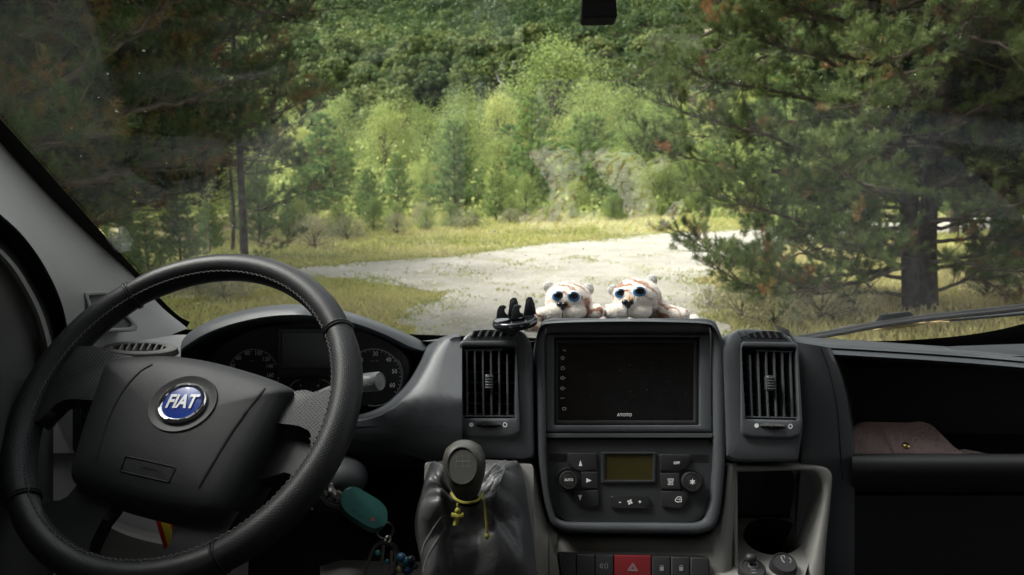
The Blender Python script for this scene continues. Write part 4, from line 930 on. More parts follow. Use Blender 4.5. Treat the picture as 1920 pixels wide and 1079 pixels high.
# ------------------------------------------------------------------ instrument cluster
CL = Plane(560, 690, 1.075, 6, -4)
mb = MB()
hood_f = spline([(338, 652), (345, 634), (372, 612), (420, 592), (480, 577), (545, 571), (610, 575), (670, 590), (730, 612), (780, 634), (803, 650)], 5)
hood_u = spline([(339, 658), (352, 652), (384, 634), (430, 616), (490, 602), (550, 597), (610, 601), (665, 612), (718, 632), (764, 655), (792, 661)], 5)
rows = []
for (x, y), (ux, uy) in zip(hood_f, hood_u):
    d = 1.0 + .0003 * abs(x - 560); cx = 560
    rows.append([P(cx + (x - cx) * .99, y + 30, d + .30), P(cx + (x - cx) * .995, y + 5, d + .13), P(x, y, d + .05), P(x + (ux - x) * .12, y + (uy - y) * .15, d + .024), P(x + (ux - x) * .4, y + (uy - y) * .4, d + .006), P(x + (ux - x) * .75, y + (uy - y) * .75, d), P(x + (ux - x) * .95, y + (uy - y) * .95, d + .002), P(ux, uy, d + .008), P(ux + (cx - ux) * .01, uy + 3, d + .03), P(ux + (cx - ux) * .05, uy + 10, d + .10)])
mb.loft(rows); CLU = thing("instrument_cluster", CL.o, parent=VAN)
build(mb, "hood", M_DASH, CLU, sharp=60)
mb = MB(); mb.loft([[P(x, y - 6, 1.085) for x, y in hood_u], [P(x, y + 30, 1.10) for x, y in hood_u], [P(x, 810, 1.12) for x, y in hood_u]])
build(mb, "surround", M_VOID, CLU)
face = rpoly([(370, 720), (395, 660), (470, 618), (560, 606), (640, 610), (720, 636), (765, 668), (768, 705), (748, 740), (715, 757), (560, 775), (390, 770)], [10, 30, 30, 20, 20, 30, 20, 20, 20, 20, 10, 10], 6)
mb = MB(); mb.plate(CL, face, -.02, 0, .002); mb.mi = 1
def arc(cx, cy, r, a0, a1, n=24): return [(cx + r * cos(radians(a)), cy - r * sin(radians(a))) for a in np.linspace(a0, a1, n)]
Z1 = .0012
def dial(cx, cy, r, labels, a_from, a_to, sub, subxy):
    mb.mi = 1
    for k in range(29):
        a = a_from + (a_to - a_from) * k / 28; w = 1.6 if k % 4 == 0 else .9; mb.line(CL, [(cx + r * cos(radians(a)), cy - r * sin(radians(a))), (cx + (r + 4) * cos(radians(a)), cy - (r + 4) * sin(radians(a)))], w, Z1, 2)
    mb.line(CL, arc(cx, cy, r + 4.5, a_from, a_to, 40), 1.4, Z1, 2)
    for tx, x, y, s in labels: mb.text(tx, CL, x, y, s, 1, 0, Z1, sx=.9)
    mb.text(sub, CL, *subxy, 2.6, 2, 0, Z1)
dial(476, 703, 43, [('40', 437, 687, 7.5), ('60', 448, 672, 7.5), ('80', 465, 663, 7.5), ('100', 485, 663, 7.5), ('120', 499, 674, 7.5), ('140', 506, 687, 7.5), ('160', 507, 704, 7.5), ('20', 432, 706, 7.5)], 215, -25, 'km/h', (474, 677))
dial(701, 707, 48, [('20', 676, 676, 8), ('30', 704, 664, 8), ('40', 729, 675, 8), ('50', 740, 697, 8), ('60', 736, 723, 8), ('10', 664, 695, 8)], 215, -35, 'rpm x 100', (702, 677))
mb.line(CL, arc(567, 738, 26, 150, 100, 12), 1.5, Z1, 2); mb.text('F', CL, 564, 724, 4.5, 1, 0, Z1); mb.line(CL, arc(600, 738, 26, 80, 30, 12), 1.5, Z1, 2); mb.text('H', CL, 597, 724, 4.5, 1, 0, Z1)
mb.text('P', CL, 600, 715, 4.5, 3, 0, Z1, bold=.03); mb.line(CL, arc(600, 738, 26, 95, 82, 5), 1.8, Z1, 3)
build(mb, "dial_face", [mat("dial_black", (.010, .010, .011), .5, .4), M_MARK, M_DIM, M_DIMR], CLU)
mb = MB(); mb.ring(CL, rrect(521, 614, 636, 708, 6), rrect(529, 624, 628, 690, 3), 0, .004, .001, .001); mb.mi = 1; mb.flat(CL, rrect(529, 624, 628, 690, 3), .0015, 1); build(mb, "display", [mat("display_frame", (.02, .022, .024), .4, .5), mat("unlit_display", (.034, .038, .04), .3, .5)], CLU)
mb = MB(); pth = [CL.at(x, y) + CL.n * .003 for x, y in arc(701, 707, 55, 35, -100, 30)]; mb.tube(pth, .0016, 6); build(mb, "dial_rim", M_POD, CLU)

# ------------------------------------------------------------------ air vents beside the centre pod
def vent(side):
    L = side < 0
    pl = Plane(920 if L else 1435, 720, .985, 11, 0)
    mp = (lambda x, y: (x, y)) if L else (lambda x, y: (2356 - x + .045 * (y - 640), y + 1 + .022 * (2356 - x - 1380)))
    mpp = lambda pts: [mp(*p) for p in (pts if L else list(reversed(pts)))]
    root = thing("air_vent", pl.o, parent=VAN)
    mb = MB()
    # housing: the tall rounded box that carries the grille
    out = mpp(rpoly([(862, 640), (884, 617), (962, 614), (985, 622), (999, 650), (1003, 860), (985, 866), (866, 862), (856, 800)], [14, 16, 14, 20, 10, 4, 6, 8, 20], 6))
    inn = mpp(rpoly([(868, 655), (870, 652), (962, 653), (965, 656), (962, 780), (960, 783), (872, 783), (869, 780), (868, 700)], [1, 1, 1, 1, 1, 1, 1, 1, 1], 6))
    n = min(len(out), len(inn)); 
    def rs(p, n):
        p = [Vector(q) for q in p]; L_ = [0]
        for a, b in zip(p, p[1:] + p[:1]): L_.append(L_[-1] + (b - a).length)
        o = []; j = 0
        for k in range(n):
            t = L_[-1] * k / n
            while L_[j + 1] < t: j += 1
            a, b = p[j], p[(j + 1) % len(p)]; o.append(tuple(a.lerp(b, (t - L_[j]) / max(1e-9, L_[j + 1] - L_[j]))))
        return o
    # angular resampling keeps the two outlines in step
    def angs(p, n, c):
        p = rs(p, 720); aa = [(math.atan2((q[1] - c[1]) / 1.4, q[0] - c[0]), q) for q in p]; o = []
        for k in range(n):
            t = -pi + 2 * pi * k / n; o.append(min(aa, key=lambda z: abs((z[0] - t + pi) % (2 * pi) - pi))[1])
        return o
    c = mp(917, 718); O = angs(out, 120, c); I = angs(inn, 120, c)
    mb.ring(pl, O, I, -.10, 0, .006, -.045)
    mb.mi = 1; mb.flat(pl, I, -.046, 1); mb.mi = 0
    # raised front panel under the slots
    pan = mpp(rpoly([(862, 640), (968, 640), (976, 815), (958, 822), (874, 822), (860, 806)], [8, 8, 10, 8, 12, 8], 5)); PA = angs(pan, 120, c); I2 = angs(mpp(rpoly([(866, 650), (968, 651), (966, 785), (868, 785)], 2, 4)), 120, c)
    mb.ring(pl, PA, I2, -.002, .005, .0022, -.012)
    build(mb, "housing", [M_POD, M_VOID], root, sharp=35)
    # grille
    mb = MB()
    def bar(x0, y0, x1, y1, w, z0, z1):
        d = Vector((x1 - x0, y1 - y0)).normalized(); q = Vector((-d.y, d.x)) * w / 2; poly = [(x0 + q.x, y0 + q.y), (x1 + q.x, y1 + q.y), (x1 - q.x, y1 - q.y), (x0 - q.x, y0 - q.y)]; poly = mpp(poly); mb.plate(pl, poly, z0, z1, .0005, 1)
    for k in range(6): bar(868, 676 + k * 20, 964, 676 + k * 20, 2.2, -.030, -.012)
    for k in range(6): x = 874 + k * 15.2; bar(x + 1, 658 if k < 5 else 664, x + 2, 781, 3.8, -.014, .0008)
    bar(868, 781, 964, 781, 3, -.012, .001); bar(870, 657, 942, 656, 3, -.014, .001)
    build(mb, "grille", mat("vent_grey_plastic", (.05, .053, .056), .45, .5) if "vent_grey_plastic" not in bpy.data.materials else bpy.data.materials["vent_grey_plastic"], root, sharp=30)
    mb = MB(); mb.plate(pl, mpp(rrect(910, 703, 925, 731, 4)), -.004, .008, .0015)
    for k in range(5): y = 707 + k * 5; mb.plate(pl, mpp([(911, y), (924, y), (924, y + 2.2), (911, y + 2.2)]), .006, .0105, .0006, 2)
    build(mb, "slider", M_POD, root)
    # thumb wheel with printed marks
    mb = MB(); a, b = mp(893, 797), mp(940, 797); A3, B3 = pl.at(*a), pl.at(*b); ax = (B3 - A3); Lx = ax.length; ax.normalize(); o = (A3 + B3) / 2 - pl.n * .004; nn = 28; prof = []
    up = pl.n.cross(ax)
    rows = []
    for s_ in np.linspace(-.5, .5, 33):
        r_ = .0095 * (1 - .25 * (2 * s_) ** 2) * (1 + (.05 if int((s_ + .5) * 32) % 2 else -.03)); rows.append([o + ax * Lx * s_ + up * r_ * .62 * cos(t) + pl.n * r_ * 1.35 * sin(t) for t in np.linspace(0, 2 * pi, 17)[:-1]])
    mb.loft(rows, True, True); build(mb, "thumb_wheel", M_BLACK, root, sharp=25)
    dot, rg_ = (mp(884, 797), mp(947, 797)) if L else (mp(947, 797), mp(884, 797))
    mb = MB(); mb.flat(pl, ell(*dot, 4.2, 4.2, 20), .0056, 0); build(mb, 'printed_dot', M_MARK, root, sharp=None)
    mb = MB(); mb.line(pl, ell(*rg_, 3.4, 3.8, 20), 1.6, .0056, 0, True); build(mb, 'printed_ring', M_MARK, root, sharp=None)
    # half-moon slots on top
    mb = MB(); hm = mpp(spline([(882, 631), (890, 622), (905, 619), (925, 619.5), (945, 623), (962, 630.5)], 5)); base = mpp([(962, 631), (882, 632)])
    sh = hm + base if L else hm + base
    mb.flat(pl, sh, .0007, 1); mb.mi = 0
    for k in range(7):
        x = 882 + k * 13.5; q = mpp([(x, 632), (x + 4.5, 632), (x + 10, 620), (x + 6, 620)]); mb.plate(pl, q, .0, .002, .0004, 1)
    build(mb, "top_slot", [M_POD, M_VOID], root)
vent(-1); vent(1)

# ------------------------------------------------------------------ centre pod with radio and climate panel
ST = Plane(1176, 720, 1.005, 12, 0)
mb = MB()
out = rpoly([(1003, 640), (1014, 606), (1030, 600), (1322, 600), (1338, 606), (1352, 640), (1356, 860), (1348, 950), (1338, 990), (1308, 1000), (1062, 998), (1034, 988), (1020, 940), (1008, 860)], [10, 12, 8, 8, 12, 10, 20, 20, 18, 16, 16, 18, 20, 20], 5)
inn = rpoly([(1023, 640), (1023, 632), (1030, 629), (1322, 629), (1331, 634), (1332, 640), (1334, 860), (1328, 940), (1318, 974), (1300, 980), (1062, 978), (1042, 972), (1032, 940), (1024, 860)], [2, 2, 2, 2, 2, 2, 20, 18, 12, 12, 12, 12, 18, 20], 5)
mb.ring(ST, out, inn, -.09, .016, .006, -.004)
# cap that rolls back to the deck
tops = spline([(1006, 632), (1012, 612), (1028, 603), (1100, 600), (1180, 599), (1250, 600), (1322, 603), (1340, 612), (1350, 632)], 5)
rows = []
for x, y in tops: rows.append([P(x, y + 4, .995), P(x, y, 1.006), P(x, y - 1, 1.02), P(1178 + (x - 1178) * .985, y + 1, 1.06), P(1178 + (x - 1178) * .96, y + 6, 1.14), P(1178 + (x - 1178) * .93, y + 30, 1.21)])
mb.loft(rows)
mb.mi = 1; mb.tube([P(x, y, d) for x, y, d in spline([(1023, 780, .972), (1022, 640, .986), (1026, 612, 1.0), (1034, 602, 1.014)], 6)], .0009, 6); mb.tube([P(x, y, d) for x, y, d in spline([(1333, 780, .972), (1333, 640, .986), (1329, 612, 1.0), (1322, 602, 1.014)], 6)], .0009, 6)
POD = build(mb, "centre_pod", [M_POD, M_RUB], VAN, sharp=40)
mb = MB(); mb.plate(ST, rrect(1023, 813, 1333, 821, 3), -.002, .011, .003); build(mb, "trim_bar", mat("worn_satin_plastic", (.06, .063, .066), .32, .6), POD)
# radio
RAD = thing("head_unit", ST.o, parent=VAN)
mb = MB(); mb.ring(ST, rrect(1023, 630, 1332, 811, 4), rrect(1039, 635, 1309, 798, 3), -.002, .010, .002, -.006); build(mb, "mounting_frame", M_POD, RAD)
mb = MB(); mb.ring(ST, rrect(1039.5, 636, 1308.5, 797.5, 3), rrect(1046, 645, 1300, 789, 2), -.01, .003, .0015, -.002); build(mb, "bezel", M_BLACK, RAD)
mb = MB(); mb.plate(ST, rrect(1045, 643, 1301, 790, 2), -.012, -.001, .0004, 2); z = -.0006
mb.text('ATOTO', ST, 1171, 778.5, 5.5, 1, 0, z, bold=.02)
M2 = 2
mb.flat(ST, [(1056, 656.5), (1061, 656.5), (1061, 658.5), (1056, 658.5)], z, 2)
mb.line(ST, arc(1055, 671.5, 3, 120, 420, 16), 1.1, z, 2); mb.line(ST, [(1055, 668), (1055, 672)], 1.0, z, 2)
mb.line(ST, [(1052, 690), (1055, 687), (1058.5, 690), (1057.5, 693.5), (1052.8, 693.5)], 1.3, z, 2, True)
for y in (709, 728.5): mb.line(ST, [(1051.5, y - 1.8), (1053.5, y - 1.8), (1056, y - 3.4), (1056, y + 3.4), (1053.5, y + 1.8), (1051.5, y + 1.8)], 1.2, z, 2, True); mb.line(ST, [(1057.5, y), (1060.5, y)], 1.1, z, 2)
mb.line(ST, [(1059, 707.6), (1059, 710.4)], 1, z, 2)
mb.text('RESET', ST, 1055, 747, 2.2, 2, 0, z); mb.line(ST, rrect(1055, 764.5, 1061, 769, 1), 1, z, 2, True)
rg = np.random.default_rng(21)
for _ in range(70): x, y, r_ = rg.uniform(1062, 1298), rg.uniform(646, 788), rg.uniform(.25, .7); mb.flat(ST, ell(x, y, r_ * rg.uniform(1, 2), r_, 6, rg.uniform(0, 3)), z, 3)
build(mb, "touch_screen", [M_GLOSS, M_MARK, mat("screen_icon_grey", (.45, .45, .45), .5, .3), mat("screen_dust", (.09, .09, .09), .9, .1)], RAD, sharp=None)
# climate panel
CLI = thing("climate_panel", ST.at(1176, 900), parent=VAN)
mb = MB(); pan = rpoly([(1024, 825), (1333, 826), (1334, 860), (1327, 945), (1316, 975), (1290, 979), (1070, 977), (1042, 971), (1031, 940), (1024, 870)], [5, 5, 10, 16, 14, 8, 8, 14, 16, 10], 5)
mb.plate(ST, pan, -.01, .006, .0025)
mb.mi = 1
for k in range(5):
    for x0, x1 in ((1029, 1062), (1293, 1327)): y = 852 + k * 3.1 + (1 if x0 > 1200 else 0); mb.flat(ST, [(x0, y), (x1, y), (x1, y + 1.5), (x0, y + 1.5)], .0064, 1)
build(mb, "panel_front", [mat("dark_panel_plastic", (.019, .020, .022), .5, .45, bump=("noise", 900, .3, .0005), var=(15, .15)), M_VOID], CLI)
mb = MB(); mb.ring(ST, rrect(1126, 848, 1228, 906, 3), rrect(1133, 853, 1222, 900, 2), .005, .0085, .0012, .003); mb.mi = 1; mb.flat(ST, rrect(1133, 853, 1222, 900, 2), .0066, 1); build(mb, "display", [bpy.data.materials["dark_panel_plastic"], mat("amber_lcd", (.034, .028, .008), .25, .5)], CLI)
def button(poly, draw, name="button", h=.009, bev=.0012, m=None):
    mb = MB(); mb.plate(ST, poly, .004, h, bev); zz = h + .0004; draw(mb, zz); build(mb, name, [m or M_BLACK, M_MARK, M_DIMR], CLI, sharp=30)
tri = lambda pts: (lambda mb, z: mb.flat(ST, pts, z))
def led(mb, z, x, y): mb.flat(ST, [(x, y), (x + 4, y), (x + 4, y + 1.2), (x, y + 1.2)], z, 1)
button(rpoly([(1064, 850), (1118, 850), (1119, 882), (1086, 883), (1064, 872)], [2, 2, 2, 4, 4], 3), tri([(1087, 863), (1084, 874), (1090.5, 874)]))
button(rpoly([(1088, 885), (1119, 885), (1120, 916), (1086, 917), (1091, 900)], [2, 2, 2, 4, 4], 3), tri([(1098, 896.5), (1108, 901), (1098, 905)]))
button(rpoly([(1082, 920), (1121, 919), (1122, 950), (1090, 950), (1074, 938), (1072, 928)], [4, 2, 4, 6, 6, 4], 3), tri([(1083, 928), (1090, 928), (1086.5, 938)]))
button(rpoly([(1235, 852), (1290, 853), (1290, 870), (1274, 884), (1236, 883)], [2, 2, 4, 6, 2], 3), lambda mb, z: mb.text('OFF', ST, 1266, 868.5, 4.6, 1, 0, z, bold=.03))
def defrost(mb, z):
    mb.line(ST, [(1249.5, 898), (1260, 898), (1258.5, 904), (1251, 904)], 1.1, z, 1, True)
    for k in range(3): mb.line(ST, [(1252.5 + k * 2.4, 899), (1252.2 + k * 2.4, 905.5)], .8, z, 1)
    mb.text('MAX', ST, 1254.5, 908, 3.4, 1, 0, z, bold=.02)
button(rpoly([(1236, 887), (1272, 887), (1270, 904), (1276, 918), (1237, 917)], [2, 3, 5, 3, 2], 3), defrost)
def recirc(mb, z):
    mb.line(ST, [(1263, 937), (1268, 931), (1274, 931.5), (1275, 940), (1268, 941), (1263.5, 939)], 1.5, z, 1, True); mb.line(ST, [(1267, 936), (1272, 935), (1272, 938)], 1.2, z, 1)
button(rpoly([(1237, 921), (1279, 921), (1290, 930), (1284, 946), (1270, 952), (1239, 951)], [2, 4, 6, 8, 6, 4], 3), recirc)
def fan(mb, z):
    mb.text('-', ST, 1160.5, 940.5, 9, 1, 0, z, bold=.03); mb.text('+', ST, 1197.5, 941, 7, 1, 0, z, bold=.03)
    for k in range(4): a = k * pi / 2 + .3; mb.flat(ST, ell(1179 + 3 * cos(a), 941 + 3 * sin(a), 2.6, 1.7, 10, a + .6), z, 1)
button(rrect(1144, 930, 1214, 952, 3), fan)
def knob(cx, cy, r, draw):
    mb = MB(); c = ST.at(cx, cy); k = ST.scale(cx, cy); R = r * k
    mb.lathe(c, ST.n, [(R * 1.35, .0062), (R * 1.3, .0072), (R * 1.16, .0072), (R * 1.08, .006), (R * 1.0, .006), (R, .016), (R * .93, .0185), (R * .72, .0185), (R * .68, .0178), (R * .62, .0185), (.0001, .0185)], 36); draw(mb, .0189); build(mb, "knob", [M_BLACK, M_MARK], CLI, sharp=35)
knob(1064.5, 900, 17, lambda mb, z: mb.text('AUTO', ST, 1064.5, 899.5, 4.4, 1, 0, z, bold=.02, sx=.9))
def snow(mb, z):
    for k in range(3): a = k * pi / 3 + pi / 2; mb.line(ST, [(1292 + 5.5 * cos(a), 903 + 5.5 * sin(a)), (1292 - 5.5 * cos(a), 903 - 5.5 * sin(a))], 1.2, z, 1)
    mb.line(ST, ell(1292, 903, 3.2, 3.2, 6, pi / 6), 1.2, z, 1, True)
knob(1292, 903, 18, snow)

# ------------------------------------------------------------------ light grey console round the pod, cup holder, switches
CO = Plane(1180, 1030, .955, 18, 0)
mb = MB()
gin = rpoly([(1000, 868), (1007, 880), (1018, 945), (1034, 992), (1062, 1003), (1308, 1006), (1338, 996), (1350, 950), (1358, 872)], [4, 14, 20, 18, 14, 14, 18, 20, 8], 5)
gout = rpoly([(955, 866), (978, 890), (988, 960), (1002, 1040), (1010, 1160), (1380, 1160), (1376, 1040), (1380, 960), (1384, 866)], [4, 14, 20, 18, 14, 14, 18, 20, 8], 5)
m_ = min(len(gin), len(gout)); rows = []
for (a, b) in zip(gin, gout):
    def dz(y): return .985 - .00010 * (y - 866)
    row = []
    for t, dp in ((0, .06), (.03, .012), (.12, .0), (.3, -.008), (.6, -.010), (.85, -.006), (.97, .004), (1, .05)):
        x, y = a[0] + (b[0] - a[0]) * t, a[1] + (b[1] - a[1]) * t; row.append(P(x, y, dz(y) + dp))
    rows.append(row)
mb.loft(rows); mb.mi = 1; mb.tube([P(x, y, d) for x, y, d in ((1029, 985, .973), (1029, 1020, .953), (1029, 1160, .94))], .0008, 6)
CON = build(mb, "centre_console", [M_GREY, M_RUB], VAN, sharp=50)
# frame of the cup holder bay
o_ = rpoly([(1358, 872), (1548, 875), (1561, 888), (1557, 940), (1549, 1020), (1540, 1200), (1380, 1200), (1376, 1020)], [6, 10, 14, 30, 30, 10, 10, 20], 5); i_ = rpoly([(1383, 885), (1524, 882), (1545, 905), (1543, 940), (1526, 1030), (1490, 1200), (1386, 1200), (1383, 1020)], [4, 18, 20, 30, 30, 10, 10, 20], 5)
BAYP = Plane(1470, 960, .975, 8, 0)
mb = MB(); mb.ring(BAYP, o_, i_, -.09, .004, .005, -.10); CUP = build(mb, "cup_holder_bay", M_GREY, VAN, sharp=45)
mb = MB(); mb.loft([[P(x, y, 1.08) for x, y in ((1370, 870), (1560, 870))], [P(x, y, 1.08) for x, y in ((1370, 990), (1560, 990))]]); build(mb, "bay_back", mat("brown_black_plastic", (.009, .0075, .0065), .6, .3), CUP)
# floor of the bay with a round hole
mb = MB(); hole = ell(1449, 1006, 56, 35, 40, .12)
sq = []
for k, (x, y) in enumerate(hole):
    a = math.atan2((y - 1006) / 90, (x - 1449) / 110); s_ = 1 / max(abs(cos(a)), abs(sin(a))); yy = 1006 + (104 if sin(a) > 0 else 34) * s_ * sin(a); sq.append((min(1449 + 110 * s_ * cos(a), 1545 - max(0, yy - 960) * .30), yy))
def bayd(y): return 1.06 - (y - 975) * .00105
F_ = mb.vs([P(x, y, bayd(y)) for x, y in sq]); Hh = mb.vs([P(x, y, bayd(y)) for x, y in hole]); H2 = mb.vs([P(x, y, bayd(y) + .004) for x, y in ell(1449, 1007, 54, 33, 40, .12)]); H3 = mb.vs([P(x, y + 70, bayd(y) + .02) for x, y in ell(1449, 1006, 46, 26, 40, .12)])
mb.strip(F_, Hh); mb.mi = 1; mb.strip(Hh, H2); mb.strip(H2, H3); mb._f(H3); mb.mi = 0
for k in range(7):
    y = 985 + k * 4; 
    for x0, x1 in ((1384, 1398 - k * 1), (1500 + k * 3, 1530)): mb.tube([P(x0, y, bayd(y) - .001), P(x1, y, bayd(y) - .001)], .0012, 5)
build(mb, "bay_floor", [M_GREY, M_VOID], CUP, sharp=30)
def socket(cx, cy, r, d, name, tall, draw, collar):
    c = P(cx, cy, d); ax = (-FWD * .55 + UP * .83).normalized(); R = r / FPX * d; mb = MB()
    mb.lathe(c - ax * tall, ax, [(R * 1.0, 0), (R * 1.0, tall * .75), (R * .97, tall * .9), (R * .86, tall), (R * .8, tall), (R * .77, tall - .0012), (R * .7, tall - .0012), (.0001, tall - .0008)], 32)
    if collar: mb.ball(c + RIGHT * -R * .1 + UP * R * .95 - ax * tall * .3, R * .45, R * .4, R * .35)
    pl = Plane(cx, cy, d, 56, 0); pl.o = c; draw(mb, pl); mb.mi = 2
    build(mb, name, [M_BLACK, mat("faint_marking", (.2, .2, .2), .5, .3) if "faint_marking" not in bpy.data.materials else bpy.data.materials["faint_marking"]], CUP)
def d_max(mb, pl):
    mb.line(pl, rrect(1404, 1056, 1420, 1064, 1), 1.3, .0006, 1, True); mb.text('MAX', pl, 1412, 1069, 3.2, 1, 0, .0006); mb.text('180W', pl, 1413, 1075, 3.2, 1, 0, .0006)
def d_cig(mb, pl): mb.line(pl, [(1464, 1044), (1467, 1052), (1471, 1056)], 2, .0006, 1); mb.line(pl, arc(1478, 1052, 5, -60, 80, 8), 1.4, .0006, 1); mb.line(pl, [(1466, 1043), (1471, 1043), (1471, 1048)], 1.2, .0006, 1)
socket(1412, 1064, 25, .945, "power_socket_cover", .02, d_max, True); socket(1471, 1054, 25, .955, "cigarette_lighter", .035, d_cig, False)
# row of switches
SWP = Plane(1187, 1060, .938, 16, 0); SW = thing("switch_row", SWP.o, parent=VAN)
mb = MB(); mb.plate(SWP, rpoly([(1044, 1036), (1330, 1044), (1330, 1110), (1056, 1110)], [8, 8, 4, 10], 5), -.03, .001, .001); build(mb, "switch_frame", M_VOID, SW)
xs_ = [1046, 1080, 1115, 1150, 1220, 1256, 1292, 1328]
M_HAZ = mat("dark_red_plastic", (.12, .006, .009), .45, .4)
def s_fog(mb, z): mb.line(SWP, arc(1128, 1061, 4, 90, 270, 8), 1.2, z, 1, True); mb.line(SWP, rrect(1133, 1057, 1138, 1065, 1), 1.0, z, 1, True)
def s_haz(mb, z): mb.line(SWP, [(1185, 1056), (1176, 1069), (1194, 1070)], 1.2, z, 1, True); mb.line(SWP, [(1185, 1060.5), (1180.5, 1067), (1189.5, 1067.5)], .9, z, 1, True)
def s_lock(x):
    def g(mb, z): mb.flat(SWP, [(x - 3.5, 1063), (x + 3.5, 1063), (x + 3.5, 1070), (x - 3.5, 1070)], z, 1); mb.line(SWP, arc(x, 1063, 3, 0, 180, 8), 1.2, z, 1)
    return g
for k in range(7):
    dy = (xs_[k] - 1046) * .028; mb = MB(); mb.plate(SWP, [(xs_[k] + .8, 1038 + dy), (xs_[k + 1] - .8, 1038 + dy + 1), (xs_[k + 1] - .8, 1108), (xs_[k] + .8, 1108)] if k else rpoly([(1047, 1038), (1079, 1039), (1079, 1108), (1058, 1108)], [6, 1, 1, 10], 4), -.01, .006, .0014); z = .0065
    {2: s_fog, 3: s_haz, 4: s_lock(1239), 5: s_lock(1275)}.get(k, lambda mb, z: None)(mb, z)
    sw_ = build(mb, "switch", [M_HAZ if k == 3 else M_BLACK, bpy.data.materials["faint_marking"]], SW, sharp=30)
    if k == 3: sw_['label'] = 'red hazard light switch'
# ------------------------------------------------------------------ gear lever
GK = P(872, 885, .80); GL = thing("gear_lever", P(880, 1060, .84), parent=VAN)
ax = (UP * .93 - FWD * .22 + RIGHT * -.05).normalized(); k = .80 / FPX
mb = MB(); mb.lathe(GK - ax * 52 * k, ax, [(16 * k, 0), (22 * k, 6 * k), (29 * k, 20 * k), (37 * k, 46 * k), (40 * k, 66 * k), (39.5 * k, 82 * k), (34 * k, 97 * k), (22 * k, 107 * k), (10 * k, 110.5 * k), (.2 * k, 111 * k)], 36)
KN = build(mb, "knob", mat("worn_olive_grey_plastic", (.042, .040, .034), .45, .5, var=(30, .2)), GL, sharp=None)
gp = Plane(866, 862, .772, 36, 0); mb = MB(); mb.ring(gp, ell(866, 874, 29, 36, 36), ell(866, 874, 26.5, 33, 36), -.010, .0012, .0008, -.01); mb.mi = 1; mb.flat(gp, ell(866, 874, 26.5, 33, 36), -.0005, 0); 
for i, tx in enumerate('135'): mb.text(tx, gp, 855 + i * 12, 857, 5.5, 1, 0, .0002)
for i, tx in enumerate('24R'): mb.text(tx, gp, 855 + i * 12, 875, 5.5, 1, 0, .0002)
mb.line(gp, [(856, 866), (880, 866)], 1, .0002, 1); [mb.line(gp, [(x, 861), (x, 871)], 1, .0002, 1) for x in (856, 868, 880)]
build(mb, "shift_pattern_cap", [mat("olive_black_cap", (.013, .0125, .011), .5, .3), mat("embossed_pattern", (.07, .068, .06), .5, .3)], GL)
# leather boot: a creased sack between the collar and its frame in the console
mb = MB(); rg = np.random.default_rng(2); NA = 120; rows = []
outl = [(806, 868, .92), (890, 862, .94), (968, 868, .93), (982, 890, .92), (992, 960, .89), (1004, 1050, .85), (1006, 1130, .82), (900, 1160, .80), (800, 1140, .80), (790, 1060, .82), (778, 1000, .84), (780, 960, .86), (794, 910, .89), (806, 868, .92)]
og = spline(outl, 40); oa = [(math.atan2(q[1] - 945, q[0] - 880), q) for q in og]
ts = np.linspace(0, 1, 22)
for t in ts:
    row = []
    for k_ in range(NA):
        a = -pi + 2 * pi * k_ / NA; o_ = min(oa, key=lambda z: abs((z[0] - a + pi) % (2 * pi) - pi))[1]; i_ = (877 + 24 * cos(a), 938 + 13 * sin(a), .806)
        w = t ** .85; x, y, d = (i_[j] + (o_[j] - i_[j]) * w for j in range(3)); q = P(x, y, d)
        lobe = .5 + .5 * cos(2 * a) ; cr = abs(sin(2.5 * a + 2.2 * t + .6)) ** .6; cr2 = abs(sin(4.5 * a - 3 * t + 1.1)) ** .7
        bulge = .046 * sin(pi * min(1, t * 1.02)) ** .7 * (.06 + .9 * lobe ** .8) + .020 * sin(pi * t) * (cr - .6) + .008 * sin(pi * t) * (cr2 - .6) + (-.012 if t < .3 else 0) * sin(pi * t / .3) * (1 if t < .3 else 0)
        row.append(q + (UP * .55 - FWD * .75) * bulge + Vector((cos(a), 0, -sin(a))) * .004 * sin(9 * t + 3 * a) * sin(pi * t))
    rows.append(row)
mb.loft(rows, True)
BOOTG = rows
build(mb, "boot", M_BOOT, GL, sharp=None)
mb = MB(); mb.plate(Plane(900, 940, .90, 20, 0), rpoly([(796, 866), (1000, 870), (1004, 1150), (790, 1150)], [8, 8, 4, 4], 4), -.03, 0, .004); build(mb, "gear_console", M_GREY, VAN)
M_THR = mat('grey_thread', (.20, .20, .19), .9, .1)
for kp_ in ((16, 19), (104, 101), (44, 47)):      # double seams running down three sides of the boot
    mb = MB()
    for kc in kp_:
        for i in range(6, 20):
            p0, p1 = BOOTG[i][kc], BOOTG[i + 1][kc]; o_ = (UP * .5 - FWD * .8) * .0012
            for t in (.05, .38, .71): mb.tube([p0.lerp(p1, t) + o_, p0.lerp(p1, t + .2) + o_], .00065, 5)
    build(mb, 'stitching', M_THR, GL)
